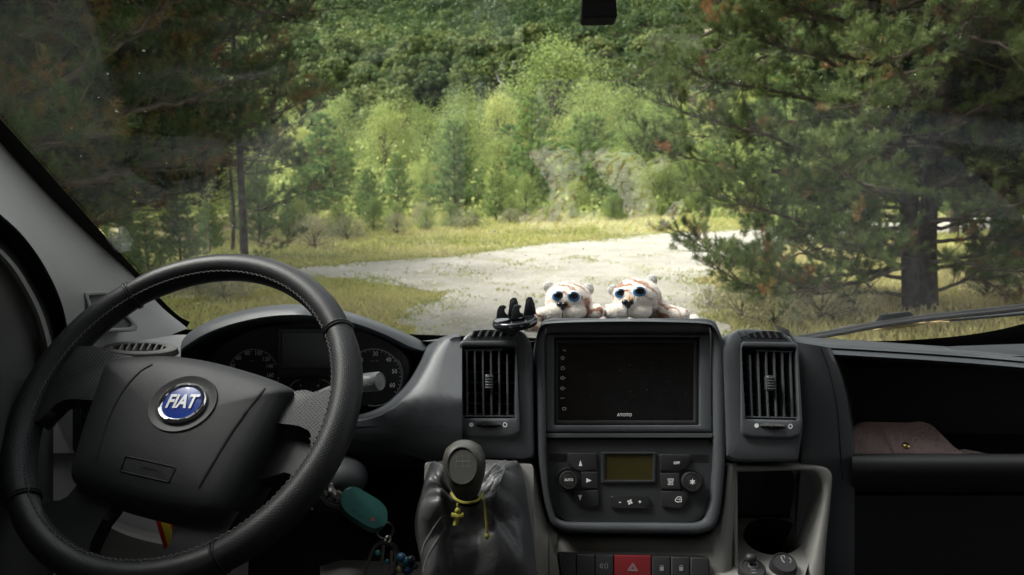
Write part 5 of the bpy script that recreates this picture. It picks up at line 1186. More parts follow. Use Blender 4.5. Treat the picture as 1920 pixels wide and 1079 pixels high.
# ------------------------------------------------------------------ ignition lock and wiper stalk
IG = P(636, 915, .93); mb = MB(); ax = (-FWD * .80 + RIGHT * .45 + UP * .25).normalized()
mb.lathe(IG - ax * .03, ax, [(.027, -.02), (.026, .02), (.0235, .028), (.020, .029), (.018, .024), (.0165, .024), (.0001, .024)], 30); mb.lathe(IG - ax * .03, ax, [(.0125, .02), (.0125, .030), (.0095, .032), (.0001, .030)], 24)
for f in mb.bm.faces:
    if (f.calc_center_median() - IG).length < .0135 and ax.dot(f.calc_center_median() - (IG - ax * .03)) > .024: f.material_index = 1
mb.ball(P(640, 895, .955), .032, .03, .024); build(mb, "ignition_lock", [mat("steering_column_grey", (.035, .037, .04), .5, .4), mat("brushed_steel", (.5, .48, .45), .3, .5, 1)], VAN)
mb = MB(); mb.loft([[P(x, y, d) for x, y, d in ((560, 860, 1.0), (640, 850, .98), (662, 870, .98))], [P(x, y, d) for x, y, d in ((540, 960, .97), (640, 950, .955), (668, 930, .98))], [P(x, y, d) for x, y, d in ((540, 1000, 1.0), (620, 1000, 1.0), (660, 960, 1.05))]]); build(mb, "column_shroud", M_BLACK, VAN)
mb = MB(); s0, s1, s2, s3 = P(560, 762, 1.0), P(620, 738, .965), P(682, 718, .945), P(713, 715, .935)
mb.tube(spline([tuple(s0), tuple(s1), tuple(s2)], 6), lambda t: .0075 + .003 * t, 14); ax = (s3 - s2).normalized()
mb.lathe(s2, ax, [(.0104, 0), (.0112, .004), (.0112, (s3 - s2).length - .002), (.0104, (s3 - s2).length), (.0092, (s3 - s2).length), (.0088, (s3 - s2).length - .0006), (.0001, (s3 - s2).length + .001)], 26)
sp_ = Plane(698, 714, .930, 4, 12); mb.line(sp_, ell(693, 718, 4.5, 3.4, 12), 1.0, .0085, 1, True); mb.line(sp_, [(697, 717), (703, 713), (706, 715)], 1.0, .0085, 1)
build(mb, "wiper_stalk", [mat("stalk_grey", (.17, .172, .175), .4, .5), M_DIM], VAN)
# ------------------------------------------------------------------ outside wiper, mirror foot
WIP = thing("windscreen_wiper", ws_px(1700, 610, .02), parent=VAN)
bl = spline([(1486, 636), (1560, 624), (1640, 609), (1720, 597), (1800, 588), (1870, 581), (1990, 566), (2200, 535)], 5)
mb = MB(); mb.tube([ws_px(x, y, .010) for x, y in bl], .0055, 8); mb.tube([ws_px(x, y + 4, .004) for x, y in bl], .0038, 6); build(mb, "blade", M_RUB, WIP)
mb = MB(); mb.tube([ws_px(x, y, .030) for x, y in spline([(1500, 638), (1580, 618), (1660, 606), (1700, 600), (1760, 600), (1860, 592), (2000, 580), (2200, 570)], 4)], .0045, 8)
wpl = [(1640, 604), (1652, 590), (1706, 584), (1716, 594), (1700, 602)]; mb.solid([ws_px(x, y, .018) for x, y in wpl], [ws_px(x, y, .036) for x, y in wpl], .002); build(mb, "arm", mat("grey_black_paint", (.035, .038, .04), .45, .5), WIP)
MI = Plane(1122, 0, .90, 0, 0)
mb = MB(); ft = rpoly([(1096, -60), (1148, -60), (1155, 38), (1151, 41), (1093, 42), (1089, 37)], [0, 0, 4, 3, 3, 4], 5); mb.plate(MI, ft, -.012, .012, .003)
mb.solid([MI.at(x, y) + MI.n * .03 for x, y in rrect(930, -190, 1330, -75, 30)], [MI.at(x, y) - MI.n * .01 for x, y in rrect(930, -190, 1330, -75, 30)], .006); mb.tube([MI.at(1122, -40) + MI.n * .01, MI.at(1122, -90) + MI.n * .012], .008, 10); build(mb, "rear_view_mirror", M_VOID, VAN)
# ================================================================== STEERING WHEEL (part of the van)
WN_c = np.array([sin(-.1561) * cos(.5825), -sin(.5825), -cos(.5825) * cos(-.1561)]); WN_c /= np.linalg.norm(WN_c)
class WPl(Plane):
    def __init__(s):
        s.o = P(345.3, 759.6, .8733); s.n = (RIGHT * WN_c[0] - UP * WN_c[1] + FWD * WN_c[2]).normalized(); s.u = (RIGHT - s.n * RIGHT.dot(s.n)).normalized(); s.v = s.n.cross(s.u)
WP = WPl(); WO = WP.o
WH = thing("steering_wheel", WO, parent=VAN)
RW, RT = .1825, .0172
def wang(px, py): q = WP.at(px, py) - WO; return atan2(q.dot(WP.v), q.dot(WP.u))
a_r, a_l = wang(648, 615), wang(245, 545)       # seams at the upper right and upper left
a_bl, a_br = wang(40, 940), wang(410, 1035)
def rim_part(name, a0, a1, m, fat=1.0):
    if a1 < a0: a1 += 2 * pi
    n = max(24, int((a1 - a0) / (2 * pi) * 160)); k = 24; bm = bmesh.new(); uv = bm.loops.layers.uv.new("UVMap"); rows = []
    for i in range(n + 1):
        a = a0 + (a1 - a0) * i / n; er = WP.u * cos(a) + WP.v * sin(a); e_ = min(1, min(i, n - i) / 5); rt = RT * (fat * .985 if fat > 1 else 1) * (.93 + .07 * e_)
        rows.append([bm.verts.new(WO + er * (RW + rt * .92 * cos(b)) + WP.n * rt * 1.08 * sin(b)) for b in [2 * pi * j / k for j in range(k)]])
    for i in range(n):
        for j in range(k):
            f = bm.faces.new((rows[i][j], rows[i][(j + 1) % k], rows[i + 1][(j + 1) % k], rows[i + 1][j])); f.smooth = True
            for l, (ii, jj) in zip(f.loops, ((i, j), (i, j + 1), (i + 1, j + 1), (i + 1, j))): l[uv].uv = ((a0 + (a1 - a0) * ii / n) * RW, jj / k * 2 * pi * RT)
    mb = MB(); mb.bm.free(); mb.bm = bm; build(mb, name, m, WH, sharp=None)
rim_part("rim_section", a_r, a_l, M_LEA); rim_part("rim_section", a_l, a_bl, M_GRIP, 1.06); rim_part("rim_section", a_bl, a_br, M_LEA); rim_part("rim_section", a_br, a_r, M_GRIP, 1.06)
for a in (a_r, a_l, a_bl, a_br):
    mb = MB()
    er = WP.u * cos(a) + WP.v * sin(a); et = WP.n.cross(er)
    for ds in (-.0016, .0016):
        pth = [WO + et * ds + er * (RW + RT * .945 * cos(b)) + WP.n * RT * 1.095 * sin(b) for b in np.linspace(0, 2 * pi, 29)[:-1]]; mb.tube(pth, .0012, 6, closed=True)
    build(mb, "rim_seam", M_LEA, WH)
mb = MB(); N = 330
for i in range(N):
    a = 2 * pi * i / N
    if abs((a - a_r + pi) % (2 * pi) - pi) < .03: continue
    b = 2.45; er = WP.u * cos(a) + WP.v * sin(a); et = WP.n.cross(er); c = WO + er * (RW + RT * 1.0 * cos(b)) + WP.n * RT * 1.13 * sin(b); z_ = .0011 if i % 2 else -.0011
    mb.tube([c - et * .0014 + er * z_, c + et * .0014 - er * z_], .0005, 5)
build(mb, "stitching", mat("pale_grey_thread", (.12, .117, .115), .9, .1), WH)
# spokes
def spoke(poly, m, z0=-.010, z1=.006, bev=.005, name="spoke"):
    poly = rpoly(poly, 6, 4); mb = MB(); mb.plate(WP, poly, z0, z1, bev, 4); uvl = mb.bm.loops.layers.uv.new("UVMap")
    for f in mb.bm.faces:
        for l in f.loops: q = l.vert.co - WO; l[uvl].uv = (q.dot(WP.u), q.dot(WP.v))
    build(mb, name, m, WH, sharp=50)
spoke([(150, 655), (187, 656), (218, 668), (262, 676), (250, 720), (205, 760), (182, 757), (145, 754), (118, 758), (104, 772), (75, 800), (60, 760), (90, 700)], M_GRIP, -.014, .008, .006)
spoke([(530, 752), (555, 744), (580, 740), (600, 748), (618, 740), (640, 730), (650, 780), (640, 830), (606, 860), (586, 850), (592, 828), (586, 816), (567, 807), (525, 802), (505, 790)], M_GRIP, -.012, .012, .008)
spoke([(200, 650 + 80), (250, 735), (190, 770), (150, 760)], M_BLACK, -.03, -.008, .002)
spoke([(500, 760), (530, 790), (590, 830), (592, 850), (560, 905), (535, 880), (470, 900)], M_BLACK, -.03, -.006, .003)
spoke([(150, 905), (215, 948), (192, 978), (168, 1026), (176, 1062), (120, 1062), (80, 1010), (60, 950), (97, 941), (122, 939), (140, 919)], M_LEA, -.018, .002, .006)
spoke([(330, 960), (450, 960), (420, 1010), (440, 1040), (300, 1068), (300, 1050), (322, 1018)], M_LEA, -.018, .002, .006)
# padded boss
bo = spline([(212, 690), (240, 681), (285, 677), (335, 677), (400, 686), (470, 704), (530, 724), (562, 742), (552, 762), (525, 812), (495, 868), (462, 925), (440, 958), (420, 974), (390, 978), (320, 968), (240, 950), (175, 930), (150, 915), (144, 898), (150, 870), (168, 810), (190, 745), (205, 700), (212, 690)], 4)[:-1]
cb = (343, 815); n = len(bo); mb = MB()
def dome(x, y):
    return .036
rows = []
prof = [(1.0, -.040), (1.0, -.002), (.992, .008), (.975, .0145), (.95, .019), (.9, .0235), (.8, .0275), (.65, .0305), (.5, .032), (.35, .0328), (.2, .033), (.07, .0331)]
def hz(t):
    for (t1, z1), (t0, z0) in zip(prof[1:], prof[2:]):
        if t0 <= t <= t1: return z0 + (z1 - z0) * (t - t0) / (t1 - t0)
    return .0331
for t, z in prof: rows.append([WP.at(cb[0] + (x - cb[0]) * t, cb[1] + (y - cb[1]) * t) + WP.n * z for x, y in bo])
R = mb.loft(rows, True); mb._f(R[-1])
build(mb, "airbag_cover", mat("soft_black_padding", (.018, .019, .0205), .55, .35, bump=('noise', 700, .3, .0006), var=(9, .12)), WH, sharp=60)
BOV = [Vector(b) for b in bo]
def on_dome(x, y, dz=0.0):
    """point of the padded cover that shows at picture point (x, y) of the wheel plane"""
    d = Vector((x - cb[0], y - cb[1])); a = math.atan2(d.y, d.x); best = min(BOV, key=lambda q: abs((math.atan2(q.y - cb[1], q.x - cb[0]) - a + pi) % (2 * pi) - pi)); t = d.length / (best - Vector(cb)).length
    return WP.at(x, y) + WP.n * (hz(min(1, t)) + dz)
# picture points lie on the dome, not on the wheel plane: undo the parallax
def unpar(px, py):
    x, y = px, py
    for _ in range(6):
        q = on_dome(x, y) - CAM; sx = CX + FPX * q.dot(RIGHT) / q.dot(FWD); sy = CY - FPX * q.dot(UP) / q.dot(FWD); x += px - sx; y += py - sy
    return x, y
def dpt(px, py, dz=0.0): return on_dome(*unpar(px, py), dz)
for s_ in ([(286, 684), (262, 698), (232, 732), (206, 780), (190, 830), (180, 866)], [(497, 729), (475, 755), (440, 802), (405, 858), (372, 914)]):
    mb = MB(); mb.tube([dpt(x, y, -.0004) for x, y in spline(s_, 6)], .0016, 6)
    build(mb, "cover_seam", M_RUB, WH)
# emblem
ec = dpt(343, 757, 0); nx_ = (WP.n + UP * .02).normalized(); k = .84 / FPX; EP = Plane(343, 757, .84, 0, 0); EP.o = ec; EP.n = nx_; EP.u = (RIGHT - nx_ * RIGHT.dot(nx_)).normalized(); EP.v = nx_.cross(EP.u)
rx = 48 * k
mb = MB(); mb.lathe(ec, nx_, [(rx * 1.42, -.004), (rx * 1.38, .0012), (rx * 1.24, .0006), (rx * 1.06, -.0005), (.0001, -.0005)], 48, ref=EP.v, sx=.86); build(mb, "emblem_recess", M_EMB if False else mat("recess_black", (.018, .019, .020), .5, .4), WH)
mb = MB(); mb.lathe(ec, nx_, [(rx * 1.0, -.001), (rx * 1.0, .0025), (rx * .95, .0042), (rx * .86, .0042), (rx * .80, .0030), (rx * .79, .002)], 48, False, EP.v, .86); mb.mi = 1; mb.lathe(ec, nx_, [(rx * .80, .0022), (rx * .5, .003), (.0001, .0034)], 40, False, EP.v, .86); mb.mi = 0
mb.text('FIAT', EP, 343, 757, 25, 2, radians(-4), .0042, bold=.03, sx=.78, shear=.18)
build(mb, "emblem", [M_CHR, M_BLUE, mat("silver_lettering", (.55, .56, .58), .35, .6, .3)], WH, sharp=40)
mb = MB(); rr_ = rpoly([(236, 856), (330, 877), (317, 905), (226, 884)], 4, 4); mb.tube([dpt(x, y, .0002) for x, y in rr_], .0009, 5, closed=True)
tp = Plane(278, 880, .84, 0, 0); tp.o = dpt(278, 880); tp.n = WP.n; tp.u = WP.u; tp.v = WP.v
mb.text('AIRBAG', tp, 283, 876, 8, 0, radians(-13), .0016, bold=.02); mb.text('SRS', tp, 262, 889, 6, 0, radians(-13), .0016); mb.text('l r', tp, 290, 842, 6, 0, radians(-10), .0012)
build(mb, "embossed_plate", M_EMB, WH, sharp=None)
# ================================================================== THINGS LYING IN THE CAB
# ---- soft toys
def fur_mat(seed):
    m = mat("striped_plush_%d" % seed, (.8, .78, .74), .95, .1, sheen=.4, bump=('noise', 420, .6, .0010)); t = m.node_tree; b = t.nodes["Principled BSDF"]
    tc = t.nodes.new("ShaderNodeTexCoord"); mp = t.nodes.new("ShaderNodeMapping"); mp.inputs['Location'].default_value = (seed * .3, 0, seed * .11); t.links.new(tc.outputs['Object'], mp.inputs[0])
    w = t.nodes.new("ShaderNodeTexWave"); w.wave_type = 'BANDS'; w.bands_direction = 'DIAGONAL'; w.inputs['Scale'].default_value = 26; w.inputs['Distortion'].default_value = 9; w.inputs['Detail'].default_value = 3; w.inputs['Detail Scale'].default_value = 1.5; t.links.new(mp.outputs[0], w.inputs['Vector'])
    n = t.nodes.new("ShaderNodeTexNoise"); n.inputs['Scale'].default_value = 38; n.inputs['Detail'].default_value = 4; t.links.new(mp.outputs[0], n.inputs['Vector'])
    r1 = t.nodes.new("ShaderNodeValToRGB"); r1.color_ramp.elements[0].position = .60; r1.color_ramp.elements[0].color = (0, 0, 0, 1); r1.color_ramp.elements[1].position = .86; t.links.new(w.outputs['Fac'], r1.inputs[0])
    r2 = t.nodes.new("ShaderNodeValToRGB"); r2.color_ramp.elements[0].position = .34; r2.color_ramp.elements[1].position = .50; t.links.new(n.outputs['Fac'], r2.inputs[0])
    mu = t.nodes.new("ShaderNodeMath"); mu.operation = 'MULTIPLY'; t.links.new(r1.outputs[0], mu.inputs[0]); t.links.new(r2.outputs[0], mu.inputs[1])
    at = t.nodes.new("ShaderNodeAttribute"); at.attribute_name = "plain"; m2 = t.nodes.new("ShaderNodeMath"); m2.operation = 'MULTIPLY'; t.links.new(mu.outputs[0], m2.inputs[0]); t.links.new(at.outputs['Fac'], m2.inputs[1])
    mx = t.nodes.new("ShaderNodeMix"); mx.data_type = 'RGBA'; mx.inputs['A'].default_value = (.80, .72, .64, 1); mx.inputs['B'].default_value = (.36, .15, .085, 1); t.links.new(m2.outputs[0], mx.inputs['Factor']); t.links.new(mx.outputs['Result'], b.inputs['Base Color'])
    return m
M_EYEB = mat("glossy_black_eye", (.004, .004, .006), .05, .6); M_EYEC = mat("blue_iris", (.03, .18, .42), .15, .6); M_NOSE = mat("black_nose", (.006, .005, .005), .18, .6); M_TAN = mat("tan_plush", (.62, .33, .13), .95, .1, bump=('noise', 420, .9, .0015)); M_WPL = mat("white_plush", (.80, .79, .76), .95, .1, bump=('noise', 420, .9, .0016), sheen=.4); M_GPL = mat("grey_speckled_plush", (.50, .49, .47), .95, .1, bump=('noise', 420, .9, .0015), var=(300, .5))
def plush(label, seed, d, head, muzzle, ears, eyes, nose, brows, arms, body, legs, tail):
    k = d / FPX; root = thing("plush_toy", P(head[0], 598, d), label, 'soft toy', 'striped soft toys lying on the dashboard')
    mb = MB()
    def blob(px, py, dz, rx, ry, rz): mb.ball(P(px, py, d + dz), rx * k, ry * k, rz * k, RIGHT, FWD, UP, 18, 12)
    blob(head[0], head[1], 0, head[2], head[2] * .95, head[3])
    for e in muzzle: blob(*e)
    for path in arms + legs + ([tail] if tail else []):
        sp = spline(path, 5)
        for (x, y, dz, r) in sp: blob(x, y, dz, r, r, r)
    for e in body: blob(*e)
    ob = build(mb, "tmp", M_WPL, sharp=None); mod = ob.modifiers.new("r", 'REMESH'); mod.mode = 'VOXEL'; mod.voxel_size = .0016; sm = ob.modifiers.new("s", 'SMOOTH'); sm.factor = .5; sm.iterations = 6
    dg = bpy.context.evaluated_depsgraph_get(); me = bpy.data.meshes.new_from_object(ob.evaluated_get(dg)); loc = ob.location.copy(); WORLD.pop(ob.name, None); bpy.data.objects.remove(ob)
    nv = len(me.vertices); co = np.empty(nv * 3, np.float32); me.vertices.foreach_get('co', co); co = co.reshape(-1, 3) + np.array(loc, np.float32)
    # muzzle stays plain white
    pl_ = np.ones(nv, np.float32)
    for e in muzzle: c = np.array(P(e[0], e[1], d + e[2] - .01)); pl_ *= np.clip((np.linalg.norm(co - c, axis=1) - e[3] * k * 1.0) / (.25 * e[3] * k), 0, 1)
    at = me.attributes.new("plain", 'FLOAT', 'POINT'); at.data.foreach_set('value', pl_)
    org = Vector(co.mean(0)); me.vertices.foreach_set('co', (co - np.array(org, np.float32)).ravel()); me.polygons.foreach_set('use_smooth', np.ones(len(me.polygons), bool)); me.materials.clear(); me.materials.append(fur_mat(seed)); me.update()
    me.name = "body"; b = bpy.data.objects.new("body", me); _link(b, root, org)
    # short pile
    nrm = np.empty(nv * 3, np.float32); me.vertices.foreach_get('normal', nrm); nrm = nrm.reshape(-1, 3); rg = np.random.default_rng(seed); n = 20000; i = rg.integers(0, nv, n); q = co[i] + rg.normal(size=(n, 3)) * .0006; dr = unit(nrm[i] + rg.normal(size=(n, 3)) * .45); w = unit(np.cross(dr, rg.normal(size=(n, 3)))) * .00035; L = rg.uniform(.0008, .0020, n)[:, None]
    npmesh("pile", np.stack([q - w, q + w, q + dr * L], 1).reshape(-1, 3), np.arange(n * 3).reshape(n, 3), M_WPL, root, tuple(org), kind='stuff')
    def part(name, m, f): mb = MB(); f(mb); build(mb, name, m, root, sharp=None)
    def front(px, py, extra=0.0):
        r = ray(px, py).normalized(); t = (co - np.array(CAM)) @ np.array(r); dist = np.linalg.norm((co - np.array(CAM)) - t[:, None] * np.array(r), axis=1); m_ = dist < .004
        if not m_.any(): m_ = dist < dist.min() + .002
        return CAM + r * (t[m_].min() + extra)
    for (x, y, r) in ears: part("ear", M_GPL, lambda mb, x=x, y=y, r=r: mb.ball(P(x, y, d + .008), r * k, r * .6 * k, r * k, RIGHT, FWD, UP, 16, 10))
    for (x, y, r) in eyes:
        c = front(x, y, .002)
        part("eye_ring", M_WPL, lambda mb: mb.ball(c + FWD * .0012, r * 1.5 * k, r * .45 * k, r * 1.24 * k, RIGHT, FWD, UP, 20, 12)); part("iris", M_EYEC, lambda mb: mb.ball(c, r * 1.28 * k, r * .5 * k, r * 1.06 * k, RIGHT, FWD, UP, 20, 12)); part("pupil", M_EYEB, lambda mb: mb.ball(c - FWD * .0012 + UP * r * .17 * k, r * 1.02 * k, r * .46 * k, r * .80 * k, RIGHT, FWD, UP, 20, 12))
    x, y, r = nose; c = front(x, y, .002)
    def fn(mb):
        for dx, dy, s_ in ((-.42, .25, .62), (.42, .25, .62), (0, -.15, .62), (0, -.5, .42)): mb.ball(c + RIGHT * dx * r * k + UP * dy * r * k, s_ * r * k * 1.1, r * .6 * k, s_ * r * k * .85, RIGHT, FWD, UP, 14, 10)
    part("nose", M_NOSE, fn)
    part("bridge", M_TAN, lambda mb: [mb.ball(front(x + (px_ - x) * t_, y + (py_ - y) * t_, .002), 4.2 * k * s_, 2.6 * k, 5 * k, RIGHT, FWD, UP, 12, 8) for px_, py_ in brows for t_, s_ in ((.35, 1.1), (.7, .8), (1, .6))])
    part("mouth_seam", M_EYEB, lambda mb: mb.tube([front(x, y + r * .5 + q, .0002) for q in np.linspace(0, 16, 7)], .0006, 5))
    return root
plush('small striped soft toy looking straight ahead, left of the two on the dashboard', 1, 1.13, (1065, 562, 44, 34), [(1044, 584, -.020, 24, 16, 16), (1076, 585, -.020, 24, 16, 16), (1057, 574, -.020, 19, 13, 13)],
      [(1028, 538, 10), (1102, 543, 12)], [(1047, 556, 9.2), (1075, 557, 9.6)], (1054.5, 574, 10), [(1064, 562), (1068, 573)],
      [[(1040, 588, .01, 14), (1020, 590, -.01, 14), (1011, 591, -.016, 12)], [(1090, 584, .01, 16), (1108, 583, -.008, 15), (1120, 584, -.016, 14)]],
      [(1066, 586, .03, 31, 30, 24), (1066, 594, .055, 31, 30, 22), (1066, 602, .085, 33, 30, 22)], [[(1050, 607, .10, 17), (1020, 608, .10, 16), (990, 608, .095, 16)], [(1085, 606, .095, 17), (1110, 606, .092, 16), (1130, 604, .09, 16)]], None)
plush('striped soft toy with tilted head and outstretched paw, right of the two on the dashboard', 2, 1.135, (1194, 557, 46, 36), [(1160, 584, -.022, 25, 16, 15), (1198, 584, -.020, 25, 16, 15), (1180, 573, -.022, 21, 14, 14)],
      [(1149, 544, 10), (1222, 526, 11)], [(1164, 551, 8.8), (1199, 548, 9.8)], (1177, 570, 10.5), [(1190, 557), (1180, 560)],
      [[(1165, 588, .015, 15), (1148, 586, -.005, 15), (1142, 584, -.012, 13)], [(1222, 584, .02, 20), (1245, 586, .005, 19), (1262, 589, -.006, 15), (1280, 591, -.012, 13)]],
      [(1212, 572, .03, 36, 32, 28), (1220, 586, .06, 36, 32, 25), (1226, 598, .088, 36, 32, 23)], [[(1205, 607, .10, 18), (1168, 608, .10, 17), (1144, 607, .095, 16)]], [(1245, 604, .09, 15), (1272, 603, .085, 13), (1300, 602, .06, 13)])
# ---- phone holder
HO = Plane(966, 600, 1.0, 10, 10)
PH = thing("phone_holder", HO.at(966, 612), 'black plastic phone holder with two hooks and two back plates beside the left soft toy', 'phone holder')
M_HOLD = mat("black_holder_plastic", (.016, .018, .022), .35, .5)
mb = MB(); hc = P(966, 606, .985); kk = .985 / FPX
mb.lathe(hc, (-.10, -.06, 1), [(38 * kk, -.004), (42 * kk, -.002), (43 * kk, .001), (41.5 * kk, .004), (40 * kk, .0055), (38 * kk, .006), (20 * kk, .0066), (.0001, .0068)], 40)
build(mb, "base", mat("glossy_base_black", (.010, .011, .014), .2, .6), PH, sharp=50)
for poly in ([(952, 592), (956, 562), (961, 558), (968, 559), (971, 568), (972, 594)], [(981, 592), (986, 562), (990, 557), (997, 557), (1002, 570), (1005, 590)]):
    mb = MB(); mb.solid([P(x, y, .990) for x, y in poly], [P(x + 1, y, 1.004) for x, y in poly], .0012); mb.solid([P(x, y, .9892) for x, y in [(p[0] * .6 + np.mean([q[0] for q in poly]) * .4, p[1] * .6 + np.mean([q[1] for q in poly]) * .4) for p in poly]], [P(x, y, .994) for x, y in [(p[0] * .6 + np.mean([q[0] for q in poly]) * .4, p[1] * .6 + np.mean([q[1] for q in poly]) * .4) for p in poly]], .0006); build(mb, "back_plate", M_HOLD, PH, sharp=30)
for dx, dy in ((0, 0), (28, -1)):
    poly = [(930 + dx, 597 + dy), (932 + dx, 582 + dy), (936 + dx, 574 + dy), (943 + dx, 572 + dy), (948 + dx, 574 + dy), (948 + dx, 578 + dy), (944 + dx, 581 + dy), (945 + dx, 587 + dy), (950 + dx, 592 + dy), (956 + dx, 594 + dy), (954 + dx, 597 + dy)]
    mb = MB(); mb.solid([P(x, y, .966) for x, y in poly], [P(x + 1, y, .980) for x, y in poly], .0014); build(mb, "hook", M_HOLD, PH, sharp=30)
# ---- key in the lock and what hangs from it
KY = thing("car_key", P(640, 920, .9), 'teal remote car key standing in the ignition lock beside the wheel', 'key')
M_TEAL = mat("teal_silicone", (.014, .095, .085), .45, .45, var=(20, .15))
kp = Plane(680, 955, .885, 28, 18); mb = MB(); kpoly = rpoly([(638, 930), (651, 915), (668, 917), (712, 943), (724, 958), (725, 982), (712, 997), (690, 992), (650, 966), (638, 950)], [8, 10, 10, 10, 8, 10, 10, 12, 10, 8], 5)
mb.plate(kp, kpoly, -.013, .008, .006, 5)
mb.mi = 1
for x, y in ((662, 962), (675, 972)): mb.flat(kp, ell(x, y, 6, 2.6, 16, .5), .0085, 1)
mb.flat(kp, ell(697, 978, 3, 3, 12), .0085, 2); build(mb, "fob", [M_TEAL, mat("dark_teal_button", (.012, .06, .055), .5, .4), M_DIMR], KY, sharp=50)
mb = MB(); mb.tube([P(634, 928, .905), P(645, 936, .893)], .006, 12, flat=.5); build(mb, "blade", bpy.data.materials["brushed_steel"], KY)
KR = thing("key_ring", P(720, 1010, .885), 'dark metal ring with a carabiner, keys and blue beads hanging below the teal key', 'key ring')
M_STL = bpy.data.materials["brushed_steel"]; M_DST = mat("dark_steel", (.12, .11, .10), .35, .5, 1)
def ringp(cx, cy, r, d, tilt, th, m, name="ring"):
    mb = MB(); k = d / FPX; mb.tube([P(cx, cy, d) + RIGHT * r * k * cos(a) * cos(tilt) + FWD * r * k * cos(a) * sin(tilt) + UP * r * k * sin(a) for a in np.linspace(0, 2 * pi, 33)[:-1]], th, 7, closed=True); build(mb, name, m, KR)
ringp(722, 995, 15, .878, .3, .0011, M_DST); ringp(722, 996, 15.5, .880, .35, .0011, M_DST); ringp(727, 1012, 6, .876, .9, .0014, M_STL)
mb = MB(); cp = Plane(715, 1040, .872, 10, 8)
car = rpoly([(699, 1022), (716, 1012), (742, 1020), (750, 1036), (744, 1079), (700, 1110), (676, 1090), (690, 1046)], 8, 4); cin = rpoly([(703, 1030), (717, 1021), (736, 1026), (740, 1040), (736, 1075), (700, 1100), (684, 1084), (696, 1048)], 6, 4); mb.ring(cp, car, cin, -.004, .003, .001); build(mb, "carabiner", mat("worn_black_metal", (.03, .03, .03), .4, .5, .6), KR)
mb = MB(); mb.plate(cp, rpoly([(716, 1024), (722, 1022), (718, 1060), (712, 1064)], 1, 2), -.002, .0, .0004); mb.plate(cp, rpoly([(732, 1032), (738, 1034), (734, 1072), (728, 1076)], 1, 2), .001, .003, .0004); build(mb, "key_bar", M_DST, KR)
for x, y, r, m, nm in ((708, 1037, 6, (.01, .12, .13), "bead"), (726, 1053, 5, (.012, .10, .11), "bead"), (752, 1046, 10, (.03, .10, .18), "bead"), (762, 1052, 9, (.01, .16, .17), "bead"), (770, 1050, 9, (.01, .015, .03), "bead"), (750, 1068, 8, (.20, .19, .10), "bead"), (764, 1068, 11, (.01, .05, .10), "bead"), (778, 1062, 7, (.02, .02, .03), "bead")):
    mb = MB(); c = P(x, y, .868); k = .868 / FPX; mb.ball(c, r * k, r * k, r * k * .9, RIGHT, FWD, UP, 16, 10); mn = "bead_%d" % x; build(mb, nm, mat(mn, m, .3, .5, var=(200, .4)), KR, sharp=None)
# ---- yellow cord on the gear lever
CD = thing("yellow_cord", P(872, 940, .78), 'yellow cord bracelet with a small cross tied round the gear lever', 'cord'); M_YEL = mat("yellow_cord", (.24, .215, .04), .8, .2, bump=('noise', 900, 1, .0008), var=(60, .3))
mb = MB(); mb.tube([P(x, y, d) for x, y, d in spline([(846, 925, .79), (854, 936, .781), (870, 943, .776), (890, 941, .776), (902, 932, .782), (905, 922, .79)], 6)], .0014, 8)
mb.tube([P(x, y, d) for x, y, d in spline([(906, 935, .782), (909, 955, .785), (912, 985, .785), (913, 1004, .785)], 6)], .0012, 8); mb.ball(P(913, 1006, .785), .0026, .0026, .0032); mb.tube([P(858, 944, .779), P(858, 957, .779)], .0011, 8); build(mb, "string", M_YEL, CD)
mb = MB(); mb.tube([P(859, 955, .778), P(857, 970, .778), P(854, 985, .778)], .0024, 8); mb.ball(P(858, 958, .778), .0028, .0028, .003); mb.tube([P(847, 966, .778), P(857, 968, .777), P(869, 966, .778)], .0026, 8); build(mb, "cross_pendant", M_YEL, CD)
# ---- leather pouch on the shelf
PO = thing("leather_pouch", P(1700, 850, 1.1), 'mauve brown grained leather pouch with a gold snap lying on the open shelf', 'pouch')
M_PCH = mat("mauve_leather", (.36, .26, .25), .55, .4, bump=('voronoi', 190, .9, .0022), bump2=('noise', 400, .3, .0006), var=(25, .2)); pp = Plane(1690, 850, 1.065, 38, 4)
pb = rpoly([(1594, 862), (1594, 815), (1604, 795), (1622, 791), (1700, 793), (1726, 790), (1746, 796), (1766, 815), (1788, 838), (1808, 850), (1812, 862)], [0, 10, 8, 10, 6, 10, 10, 10, 10, 4, 0], 5)
mb = MB(); mb.plate(pp, pb, -.02, 0, .004, 4); build(mb, "pouch_body", M_PCH, PO, sharp=50)
mb = MB(); fl = spline([(1646, 793), (1656, 806), (1664, 825), (1672, 845), (1680, 862)], 6); mb.tube([pp.at(x, y) + pp.n * .0008 for x, y in fl], .0012, 6)
fb = rpoly([(1648, 793), (1700, 795), (1727, 792), (1745, 798), (1786, 840), (1806, 852), (1810, 862), (1682, 862), (1672, 842), (1662, 818)], [2, 6, 8, 10, 8, 4, 0, 2, 8, 8], 4); mb.plate(pp, fb, 0, .0022, .001, 2); build(mb, "flap", M_PCH, PO, sharp=40)
mb = MB(); mb.plate(Plane(1800, 856, 1.07, 40, 4), rpoly([(1796, 846), (1806, 842), (1868, 853), (1870, 862), (1800, 862)], 3, 3), -.006, 0, .001); build(mb, "strap_end", M_PCH, PO)
mb = MB(); mb.lathe(pp.at(1697, 838) + pp.n * .002, pp.n, [(.0052, 0), (.0052, .001), (.004, .0026), (.002, .0034), (.0001, .0036)], 24); build(mb, "snap", mat("gold_snap", (.75, .55, .22), .18, .5, 1), PO)
mb = MB()
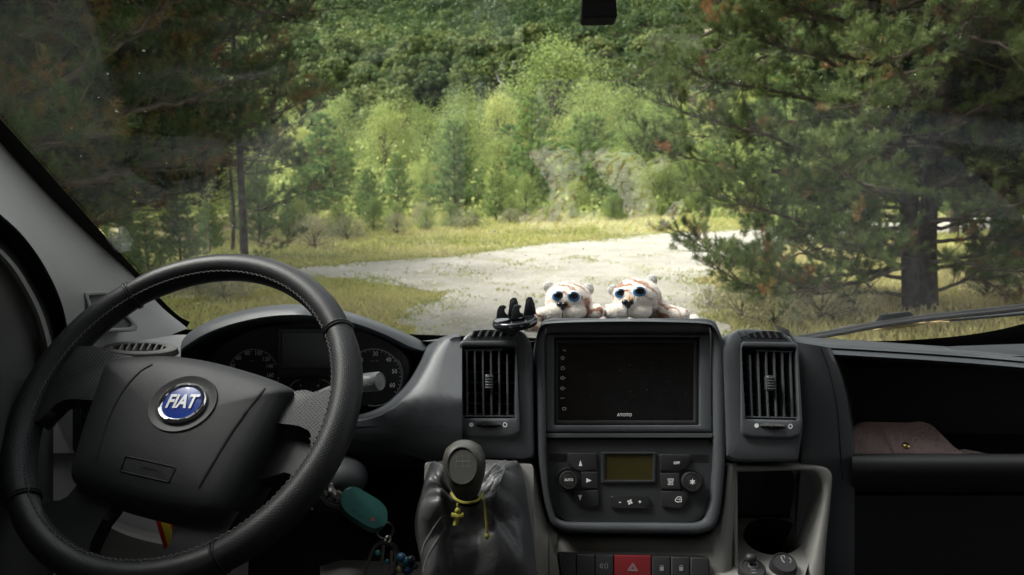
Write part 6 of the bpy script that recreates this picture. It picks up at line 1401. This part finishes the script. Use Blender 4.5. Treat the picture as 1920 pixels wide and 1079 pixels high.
for a, b in zip(spline([(1598, 818), (1607, 799), (1623, 795), (1644, 796)], 8), spline([(1598, 818), (1607, 799), (1623, 795), (1644, 796)], 8)[1:]): mb.tube([pp.at(*a) + pp.n * .0006, pp.at((a[0] + b[0]) / 2, (a[1] + b[1]) / 2) + pp.n * .0006], .0005, 5)
build(mb, "stitching", mat("mauve_thread", (.28, .21, .2), .9, .1), PO)
# ---- flag ribbon under the wheel
mb = MB(); rb = spline([(292, 972, .97), (298, 990, .965), (303, 1008, .962), (310, 1030, .962)], 6); rows = []
for x, y, d in rb: rows.append([P(x - 2, y, d), P(x + 7, y, d - .001), P(x + 9, y, d - .001), P(x + 21, y + 1, d - .001), P(x + 23, y + 1, d - .001), P(x + 29, y + 2, d)])
R = mb.loft(rows)
mb.bm.faces.ensure_lookup_table()
for i, f in enumerate(mb.bm.faces): f.material_index = (0, 1, 1, 1, 0)[i % 5]
ex = bmesh.ops.solidify(mb.bm, geom=mb.bm.faces[:], thickness=.0012)
build(mb, "flag_ribbon", [mat("red_ribbon", (.30, .012, .012), .8, .2), mat("yellow_ribbon", (.42, .32, .02), .8, .2)], label='red and yellow striped ribbon hanging behind the lower steering wheel', category='ribbon')
# ---- clear sticker on the glass, straw on the wiper
mb = MB(); stp = rpoly([(197, 448), (228, 443), (247, 470), (220, 475)], [3, 3, 4, 3], 3); mb.solid([ws_px(x, y, -.010) for x, y in stp], [ws_px(x, y, -.004) for x, y in stp], .0008)
sm = mat("clear_tab", (.55, .58, .55), .2, .5); sm.node_tree.nodes["Principled BSDF"].inputs['Alpha'].default_value = .35
build(mb, "sticker", sm, label='clear square sticker on the windscreen beside the left pillar', category='sticker')
mb = MB(); rg = np.random.default_rng(9)
for i in range(7):
    o = rg.normal(0, 1.6, 3); st = [(1632 + i * 6, 616 + o[0], 0), (1690 + i * 4, 607 + o[1], 0), (1750 + i * 5, 598 + o[2], 0), (1795 + i * 2, 594, 0)]; mb.tube([ws_px(x, y + 2, .018 + .001 * i) for x, y, _ in spline(st[:rg.integers(3, 5)], 4)], .0011, 5)
build(mb, "dry_straw", mat("dry_straw", (.50, .38, .20), .8, .2), label='dry straw stalks caught on the outside windscreen wiper', category='straw')
